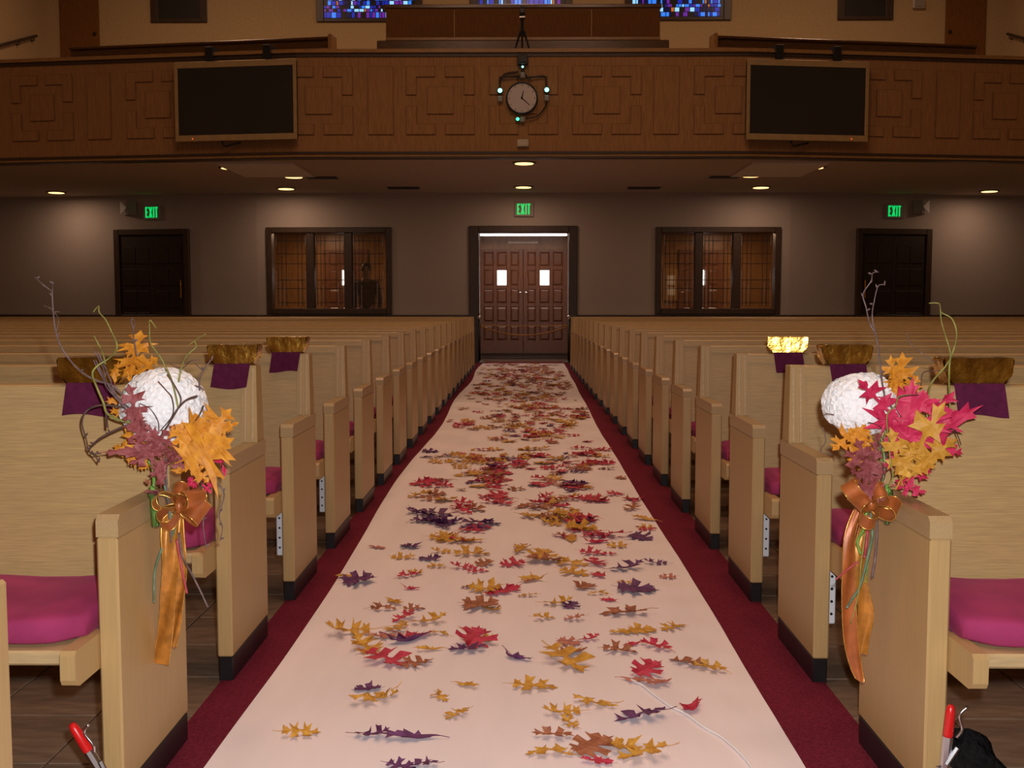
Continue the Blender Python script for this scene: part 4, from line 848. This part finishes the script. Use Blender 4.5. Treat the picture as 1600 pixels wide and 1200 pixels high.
# televisions hung on the balcony front
def tv(pa, pb, s, lab):
    pm = (pa + pb) / 2; p, a = on_balcony(pm, 158); k = p.y / F
    c = P(pm, 157.5, p.y - .17); r = empty('television', (c.x, c.y, c.z), a, lab, 'television', 'televisions on the balcony front'); k = c.y / F
    hw, hh = (pb - pa) / 2 * k / math.cos(a) * .995, 60.5 * k; fw = 9.5 * k; sw = 5.5 * k
    q = MB(); q.box((-hw + .01, .0, -hh + .01), (hw - .01, .07, hh - .01), .01); q.build('housing', M['black'], r)
    for n, x0, x1, z0, z1 in (('bezel', -hw, hw, hh - fw, hh), ('bezel', -hw, hw, -hh, -hh + fw), ('bezel', -hw, -hw + sw, -hh + fw, hh - fw), ('bezel', hw - sw, hw, -hh + fw, hh - fw)):
        q = MB(); q.box((x0, -.02, z0), (x1, -.001, z1), .004); q.build(n, M['silver'], r)
    q = MB(); q.box((-hw + sw, -.012, -hh + fw), (hw - sw, -.001, hh - fw)); q.build('screen', M['screen'], r)
    for f in (-.45, .5):
        x = f * hw; q = MB(); q.box((x - .055, .04, hh - .3), (x + .055, .09, hh + .22), .005); q.box((x - .055, .09, hh + .16), (x + .055, .30, hh + .22)); q.build('hanger', M['black'], r)
    q = MB(); q.tube(spline([(-.25 * hw, .03, -hh), (-.2 * hw, .02, -hh - .07), (-.1 * hw, .03, -hh - .05), (.05 * hw, .05, -hh - .02)], 5), .014, 6); q.build('cable', M['black'], r, True)
    q = MB(); q.box((s * .72 * hw, -.024, -hh + .03), (s * .72 * hw + .012, -.0201, -hh + .042)); q.build('pilot_light', M['led_red'], r)
tv(270, 466, -1, 'flat television in champagne frame hung left of the clock'); tv(1165, 1359, 1, 'flat television in champagne frame hung right of the clock')

# clock with its pilot lamps
yc = YB - .03; k = yc / F; p = P(815.5, 154, yc)
r = empty('wall_clock', (p.x, YB, p.z), 0, 'round white wall clock with wires and pilot lamps on the balcony front', 'clock')
rc = 22.5 * k
q = MB(); q.lathe([(rc * 1.06, -.024), (rc * 1.10, -.04), (rc * 1.08, -.08), (rc, -.085), (rc * .97, -.06)], (0, 0, 0), 32, 1); q.build('rim', M['black'], r, True)
q = MB(); q.lathe([(rc * .99, -.062), (rc * .98, -.070)], (0, 0, 0), 32, 1); q.build('face', M['clock_face'], r)
for ang, L_, wd in ((R(12), rc * .50, .012), (R(132), rc * .74, .008)):
    d = Vector((math.sin(ang), 0, math.cos(ang))); n = Vector((d.z, 0, -d.x)); q = MB(); a0 = -d * rc * .08; a1 = d * L_
    v = [a0 + n * wd, a0 - n * wd, a1 - n * wd * .4, a1 + n * wd * .4]; q.add([(x.x, -.0765, x.z) for x in v] + [(x.x, -.0725, x.z) for x in v], [(0, 1, 2, 3), (7, 6, 5, 4), (0, 4, 5, 1), (1, 5, 6, 2), (2, 6, 7, 3), (3, 7, 4, 0)]); q.build('hand', M['black'], r)
for j in range(12):
    an = j * math.pi / 6; d = Vector((math.sin(an), 0, math.cos(an))); q = MB(); q.tube([Vector((d.x * rc * .82, -.072, d.z * rc * .82)), Vector((d.x * rc * .92, -.072, d.z * rc * .92))], .006, 4); q.build('hour_mark', M['sign_plate'], r)
LP = lambda px, py: Vector(((px - 815.5) * k, -.05, (154 - py) * k))
for px, py, m, nm in ((782, 143, 'led', 'left'), (853.5, 142, 'led', 'right'), (809, 186, 'led_green', 'lower'), (816.5, 107.5, 'led', 'upper')):
    c = LP(px, py); rad = .032 if m == 'led' and nm != 'upper' else .025
    if nm == 'upper': rad = .016
    q = MB(); q.lathe([(rad * .3, -.06), (rad * .8, -.05), (rad, -.035), (rad * .8, -.02)], c, 12, 1); q.build('pilot_lamp', M[m], r, True)
    q = MB(); q.lathe([(rad * 1.3, -.018), (rad * 1.3, .026)], c, 12, 1); q.build('lamp_socket', M['black'], r, True)
    c2 = c + Vector((0 if nm != 'lower' else .07, 0, -.11 if nm != 'lower' else 0)); q = MB(); q.box(c2 - Vector((.035, .02, .04)), c2 + Vector((.035, .026, .04)), .01); q.build('junction_box', M['sign_plate'], r)
for pts in ([(782, 138), (782, 124), (790, 122), (810, 120)], [(853, 137), (851, 122), (842, 121), (822, 124)], [(810, 114), (790, 117), (784, 126)], [(822, 185), (840, 180), (852, 165), (853, 152)], [(816, 111), (812, 120), (808, 126)], [(818, 111), (822, 120), (828, 126)]):
    q = MB(); q.tube(spline([LP(*x) for x in pts], 5), .011, 6); q.build('wire', M['black'], r, True)
def boxthing(nm, px0, px1, py0, py1, y0, y1, m, lab, cat, extra=None):
    a, c = P(px0, py1, y0), P(px1, py0, y0); mx = (a.x + c.x) / 2; r = empty(nm, (mx, y0, a.z), 0, lab, cat)
    hw = (c.x - a.x) / 2; q = MB(); q.box((-hw, 0, 0), (hw, y1 - y0, c.z - a.z), .008); q.build('body', M[m], r); 
    if extra: extra(r, hw, c.z - a.z)
    return r
boxthing('junction_unit', 808.5, 825, 85, 100, YB - .10, YB - .001, 'black', 'small black box mounted above the clock', 'box', lambda r, hw, h: MB().box((-hw * .7, -.012, h * .2), (hw * .7, -.001, h * .8), .003).build('lid', M['black'], r))
boxthing('cream_plate_box', 808, 826, 217.5, 229, YB - .06, YB - .037, 'cream', 'small cream plate box below the clock', 'box', lambda r, hw, h: MB().box((-hw * .8, -.006, h * .15), (hw * .8, -.001, h * .85), .002).build('cover', M['cream'], r))

# camcorder on tripod, standing on the balcony ledge
yt = YB + .08; k = yt / F; p = P(816, 74, yt)
r = empty('camera_tripod', (p.x, yt, z_top), 0, 'small black camcorder tripod on the balcony ledge above the clock', 'tripod')
for x, y in ((-.10, -.08), (.10, -.08), (0, .09)):
    q = MB(); q.tube([(x, y, .0), (x * .25, y * .25, .26)], [.013, .018], 6); q.build('leg', M['black'], r)
q = MB(); q.tube([(0, 0, .2), (0, 0, .44)], .024, 8); q.build('column', M['black'], r)
q = MB(); q.box((-.045, -.06, .44), (.045, .05, .47), .006); q.build('pan_head', M['steel'], r)
q = MB(); q.box((-.04, -.09, .47), (.04, .09, .57), .015); q.lathe([(.03, -.13), (.034, -.09)], (0, 0, .52), 12, 1); q.build('camcorder', M['black'], r)
q = MB(); q.box((-.025, -.05, .575), (.025, .03, .62), .01); q.build('grip_handle', M['black'], r)

# booth on the balcony
yb = 16.6; a, c = P(603, 72, yb), P(1032, 6, yb)
r = empty('sound_booth', ((a.x + c.x) / 2, yb, ZS + .9), 0, 'dark walnut panelled booth in the middle of the balcony', 'booth'); hw = (c.x - a.x) / 2; zt = c.z - (ZS + .9)
NP = 4
for i in range(NP):
    x0 = -hw + i * 2 * hw / NP; q = MB(); q.box((x0 + .004, 0, 0), (x0 + 2 * hw / NP - .004, .03, zt - .06), .004); q.build('front_board', M['booth'], r)
for s in (-1, 1):
    q = MB(); q.box((s * hw, .0305, 0), (s * (hw - .03), 1.6, zt - .06)); q.build('side_board', M['booth'], r)
q = MB(); q.box((-hw - .02, -.02, zt - .059), (hw + .02, .08, zt), .008); q.build('top_rail', M['bench_up'], r)
zl = P(816, 60.5, yb).z - (ZS + .9); q = MB(); q.box((-hw, -.035, zl - .03), (hw, -.001, zl + .02), .006); q.build('ledge_strip', M['fascia_cap'], r)
q = MB(); q.box((-hw - .12, -.16, 0), (hw + .12, -.036, zl - .06), .01); q.build('plinth_board', M['bench_up'], r)
# benches on the balcony at either side
def bench(pin, pout, s, lab):
    y0 = 16.2; x0 = P(pin, 60, y0).x; an = R(8.5)
    zt = P(816, 57, y0).z; r = empty('balcony_bench', (x0, y0, ZS + .9), s * an, lab, 'bench', 'balcony benches'); L_ = abs((pout - pin) / F * y0) * 1.04 ; h = zt - (ZS + .9)
    q = MB(); q.box((0, 0, .05), (s * L_, .04, h - .04), .006); q.build('back_board', M['bench_up'], r)
    q = MB(); q.box((0, -.05, h - .04), (s * L_, .06, h), .008); q.build('top_rail', M['bench_up'], r)
    q = MB(); q.box((0, -.16, h - .24), (s * L_ * 1.02, -.001, h - .20), .008); q.build('book_ledge', M['fascia_cap'], r)
    q = MB(); q.box((s * -.06, -.18, 0), (s * -.001, .07, h + .005), .01); q.build('end_post', M['fascia_cap'], r)
bench(518, 100, -1, 'long dark wooden bench on the left of the balcony'); bench(1116, 1530, 1, 'long dark wooden bench on the right of the balcony')
boxthing('wall_fitting', 1427, 1446, -2, 12, YU - .1, YU - .001, 'cream', 'small cream box on the upper wall at the right', 'wall box', lambda r, hw, h: MB().box((-hw * .8, -.02, h * .1), (hw * .8, -.001, h * .9), .004).build('cover', M['sign_plate'], r))
for s, pts, lab in ((-1, ((57, 56), (30, 63), (-20, 76)), 'dark handrail on the left balcony side wall'), (1, ((1574, 53), (1600, 60), (1630, 67)), 'dark handrail on the right balcony side wall')):
    v = []
    for px, py in pts:
        rv = ray(px, py); t = (s * (XS - .07)) / rv.x; v.append(CAM + rv * t)
    r = empty('handrail', v[0], 0, lab, 'handrail', 'balcony handrails'); q = MB(); q.tube(v, .03, 8); q.build('rail', M['dark_wood'], r, True, v[0])
    for w_ in (v[0] * .85 + v[1] * .15, v[1]):
        q = MB(); q.tube([w_, w_ + Vector((0, 0, -.09)), w_ + Vector((s * .069, 0, -.09))], .014, 6); q.build('wall_bracket', M['black'], r, False, v[0])

# ------------------------------------------------------------------ entrance hall things
def door_leaf(x0, x1, flip, lab):
    z1 = P(816, 390, YE).z; y = YE - .06; r = empty('entrance_door', ((x0 + x1) / 2, y, 0), 0, lab, 'door', 'outer entrance doors'); W = x1 - x0; hw = W / 2
    k = y / F; zf = lambda py: P(816, py, y).z
    cols = [(.06 + .03, .27), (.36, .57), (.65, .86)]
    if not flip: pass
    else: cols = [(1 - b_, 1 - a_) for a_, b_ in cols[::-1]]
    rows = [(394, 415.6), (422, 446), (452, 473.6), (479.6, 502.6), (508.6, 531.5)]
    q = MB(); q.box((-hw, .012, .02), (hw, .055, z1)); q.build('core', M['door_wood'], r)
    xs = [-hw] + [v for a_, b_ in cols for v in (-hw + a_ * W, -hw + b_ * W)] + [hw]
    for i in range(0, len(xs), 2):
        q = MB(); q.box((xs[i], -.012, .02), (xs[i + 1], .0115, z1), .005); q.build('stile', M['door_wood'], r)
    zr = [z1] + [v for a_, b_ in rows for v in (zf(a_), zf(b_))] + [.02]
    for c_ in range(3):
        for i in range(0, len(zr), 2):
            q = MB(); q.box((xs[1 + 2 * c_], -.010, zr[i + 1]), (xs[2 + 2 * c_], .0115, zr[i]), .004); q.build('cross_rail', M['door_wood'], r)
        for j in range(5):
            a_, b_ = xs[1 + 2 * c_], xs[2 + 2 * c_]; z0, z2 = zf(rows[j][1]), zf(rows[j][0])
            if c_ == 1 and j == 1:
                q = MB(); q.box((a_ + .005, -.002, z0 + .005), (b_ - .005, .0115, z2 - .005)); q.build('window_pane', M['daylight'], r)
            else:
                q = MB(); e = .035; q.add([(a_, .010, z0), (b_, .010, z0), (b_, .010, z2), (a_, .010, z2), (a_ + e, -.008, z0 + e), (b_ - e, -.008, z0 + e), (b_ - e, -.008, z2 - e), (a_ + e, -.008, z2 - e)], [(4, 5, 6, 7), (0, 1, 5, 4), (1, 2, 6, 5), (2, 3, 7, 6), (3, 0, 4, 7)]); q.build('raised_panel', M['door_wood'], r)
    hx = (hw - .07) * (1 if flip else -1) * -1 if False else (-hw + .07 if not flip else hw - .07)
    q = MB(); q.box((hx - .035, -.022, zf(455)), (hx + .035, -.0125, zf(433)), .004); q.build('lock_plate', M['door_wood'], r)
    q = MB(); q.tube([(hx, -.07, zf(457)), (hx + (.09 if not flip else -.09) * -.3, -.07, zf(457))], .016, 8); q.tube([(hx, -.0125, zf(457)), (hx, -.07, zf(457))], .012, 6); q.build('handle', M['steel'], r)
    q = MB(); q.box((-hw + .01, -.018, .04), (hw - .01, -.0125, zf(534)), .002); q.build('kick_plate', M['door_wood'], r)
XC = P(817.5, 450, YE).x; DW = 71 * YE / F
door_leaf(XC - DW, XC - .004, True, 'left leaf of the carved outer double doors'); door_leaf(XC + .004, XC + DW, False, 'right leaf of the carved outer double doors')
xw = P(542, 435, YE).x; door_leaf(xw - .5, xw + .46, True, 'carved outer door seen through the left leaded window'); xw = P(1094, 435, YE).x; door_leaf(xw - .46, xw + .5, False, 'carved outer door seen through the right leaded window')
q = None
yl = 21.6; a, c = P(750, 366.5, yl), P(886, 366.5, yl)
r = empty('tube_light', ((a.x + c.x) / 2, yl, a.z), 0, 'glowing tube light across the top of the central doorway', 'ceiling light'); hw = (c.x - a.x) / 2
q = MB(); q.tube([(-hw, 0, 0), (-hw + .02, 0, 0), (hw - .02, 0, 0), (hw, 0, 0)], [.02, .03, .03, .02], 10); q.build('tube', M['tube'], r, True)
q = MB(); q.box((-hw, -.05, .035), (hw, .05, max(.06, 2.619 - a.z)), .01); q.build('fitting', M['soffit'], r)
lamp('hall_glow_lamp', 'AREA', (0, yl - .1, a.z - .08), 20.0, (1.0, .72, .6), shape='RECTANGLE', size=2.0, size_y=.2)
for s in (-1, 1): lamp('hall_glow_lamp', 'AREA', (s * 4.2, 21.4, 2.60), 20.0, (1.0, .62, .38), shape='DISK', size=.5)  # unseen lamps added to make the hall glow behind the windows
q = MB(); a = P(794, 381, YE - .03); c = P(841, 377, YE - .03); q.box((a.x, YE - .03, a.z), (c.x, YE - .001, c.z), .004); tag(q.build('door_plate', M['cream']), 'narrow pale plate above the outer double doors', 'plate')
# rope barrier before the doorway
yr = 19.45
PX = []
for px, lab in ((749, 'black rope post at the left of the doorway'), (889, 'black rope post at the right of the doorway')):
    g = P(px, 500, yr); r = empty('rope_post', (g.x, yr, 0), 0, lab, 'stanchion', 'rope posts'); zt = P(px, 500, yr).z
    q = MB(); q.lathe([(.13, 0), (.13, .012), (.05, .03), (.02, .045)], (0, 0, 0), 18); q.build('base', M['black'], r, True)
    q = MB(); q.tube([(0, 0, .04), (0, 0, zt)], .022, 10); q.build('pole', M['black'], r, True)
    q = MB(); q.lathe([(.012, 0), (.035, .02), (.042, .05), (.03, .08), (.008, .092)], (0, 0, zt), 14); q.build('finial', M['steel'], r, True)
    PX.append((g.x, zt))
def rope(sag, dz, lab):
    a = Vector((PX[0][0] + .02, yr, PX[0][1] - dz)); c = Vector((PX[1][0] - .02, yr, PX[1][1] - dz)); v = [a.lerp(c, t / 24) - Vector((0, 0, sag * (1 - (t / 12 - 1) ** 2))) for t in range(25)]
    q = MB(); q.tube(v, .011, 6); tag(q.build('barrier_rope', M['rope'], None, True), lab, 'rope', 'barrier ropes')
rope(.01, .10, 'taut gold rope stretched across the doorway'); rope(.17, .11, 'sagging gold rope hanging below the taut one')
# notice papers on the hall wall right
r = empty('notice_board', (P(1058, 445, YE - .02).x, YE - .02, P(1058, 445, YE - .02).z), 0, 'notice board with pale papers seen through the right window', 'notice board')
q = MB(); q.box((-.30, 0, -.34), (.30, .018, .34), .006); q.build('board', M['fascia_cap'], r)
for x in (-.13, .11):
    for z0, z1 in ((-.0, .2), (-.22, -.06)): q = MB(); q.box((x - .08, -.006, z0), (x + .08, -.001, z1)); q.build('paper', M['paper'], r)

# person standing in the hall behind the left window
yp = 20.45; xp = P(573, 440, yp).x
pr = empty('person', (xp, yp, 0), 0, 'person in dark shirt standing behind the left leaded window', 'person')
def skin_obj(name, verts, edges, radii, m, par, sub=2):
    me = bpy.data.meshes.new(name); me.from_pydata(verts, edges, []); me.materials.append(m); o = bpy.data.objects.new(name, me); COL.objects.link(o); o.parent = par
    md = o.modifiers.new('skin', 'SKIN'); md.use_smooth_shade = True
    for i, rr_ in enumerate(radii): me.skin_vertices[0].data[i].radius = rr_ if isinstance(rr_, tuple) else (rr_, rr_)
    for d_ in me.skin_vertices[0].data: d_.use_root = False
    me.skin_vertices[0].data[0].use_root = True
    s_ = o.modifiers.new('sub', 'SUBSURF'); s_.levels = sub; s_.render_levels = sub
    return o
V = [(0, 0, .97), (0, 0, 1.15), (0, 0, 1.36), (0, 0, 1.50), (0, -.005, 1.60), (0, -.01, 1.68), (0, -.012, 1.78), (0, -.008, 1.86),
     (.10, 0, .92), (.11, -.01, .52), (.12, .01, .09), (.12, -.13, .05), (-.10, 0, .92), (-.11, -.01, .52), (-.12, .01, .09), (-.12, -.13, .05),
     (.19, 0, 1.47), (.24, .01, 1.20), (.24, -.05, .95), (.24, -.07, .86), (-.19, 0, 1.47), (-.24, .01, 1.20), (-.24, -.05, .95), (-.24, -.07, .86)]
Ed = [(0, 1), (1, 2), (2, 3), (3, 4), (4, 5), (5, 6), (6, 7), (0, 8), (8, 9), (9, 10), (10, 11), (0, 12), (12, 13), (13, 14), (14, 15), (3, 16), (16, 17), (17, 18), (18, 19), (3, 20), (20, 21), (21, 22), (22, 23)]
Rd = [(.15, .11), (.14, .10), (.16, .11), (.10, .08), .055, (.07, .085), (.078, .098), (.055, .07), .09, .06, .042, .04, .09, .06, .042, .04, .065, .046, .033, .03, .065, .046, .033, .03]
skin_obj('body', V, Ed, Rd, M['skin'], pr)
skin_obj('shirt', [(0, 0, .93), (0, 0, 1.15), (0, 0, 1.36), (0, 0, 1.485), (.19, 0, 1.475), (.245, .01, 1.20), (.245, -.04, 1.0), (-.19, 0, 1.475), (-.245, .01, 1.20), (-.245, -.04, 1.0), (0, 0, 1.55)], [(0, 1), (1, 2), (2, 3), (3, 4), (4, 5), (5, 6), (3, 7), (7, 8), (8, 9), (3, 10)], [(.175, .125), (.165, .12), (.185, .13), (.125, .10), .082, .062, .05, .082, .062, .05, .07], M['cloth_dark'], pr)
skin_obj('trousers', [(0, 0, .98), (.10, 0, .90), (.11, -.01, .52), (.12, .01, .10), (-.10, 0, .90), (-.11, -.01, .52), (-.12, .01, .10)], [(0, 1), (1, 2), (2, 3), (0, 4), (4, 5), (5, 6)], [(.165, .125), .108, .078, .065, .108, .078, .065], M['cloth_trouser'], pr)
q = MB(); q.lathe([(.088, -.06), (.098, .0), (.09, .05), (.06, .09), (.01, .105)], (0, .012, 1.79), 18); q.build('hair', M['hair'], pr, True)
q = MB(); q.tube([(0, -.10, 1.775), (0, -.128, 1.735), (0, -.105, 1.728)], [.008, .014, .008], 6); q.build('nose', M['skin'], pr, True)
for s in (-1, 1):
    q = MB(); q.lathe([(.004, -.012), (.012, -.006), (.012, .006)], (s * .032, -.098, 1.765), 8, 1); q.build('eye', M['eye'], pr, True)
    q = MB(); q.box((s * .078, -.02, 1.72), (s * .096, .015, 1.785), .008); q.build('ear', M['skin'], pr, True)
q = MB(); q.box((-.025, -.108, 1.690), (.025, -.09, 1.700), .004); q.build('mouth', M['bow'], pr)
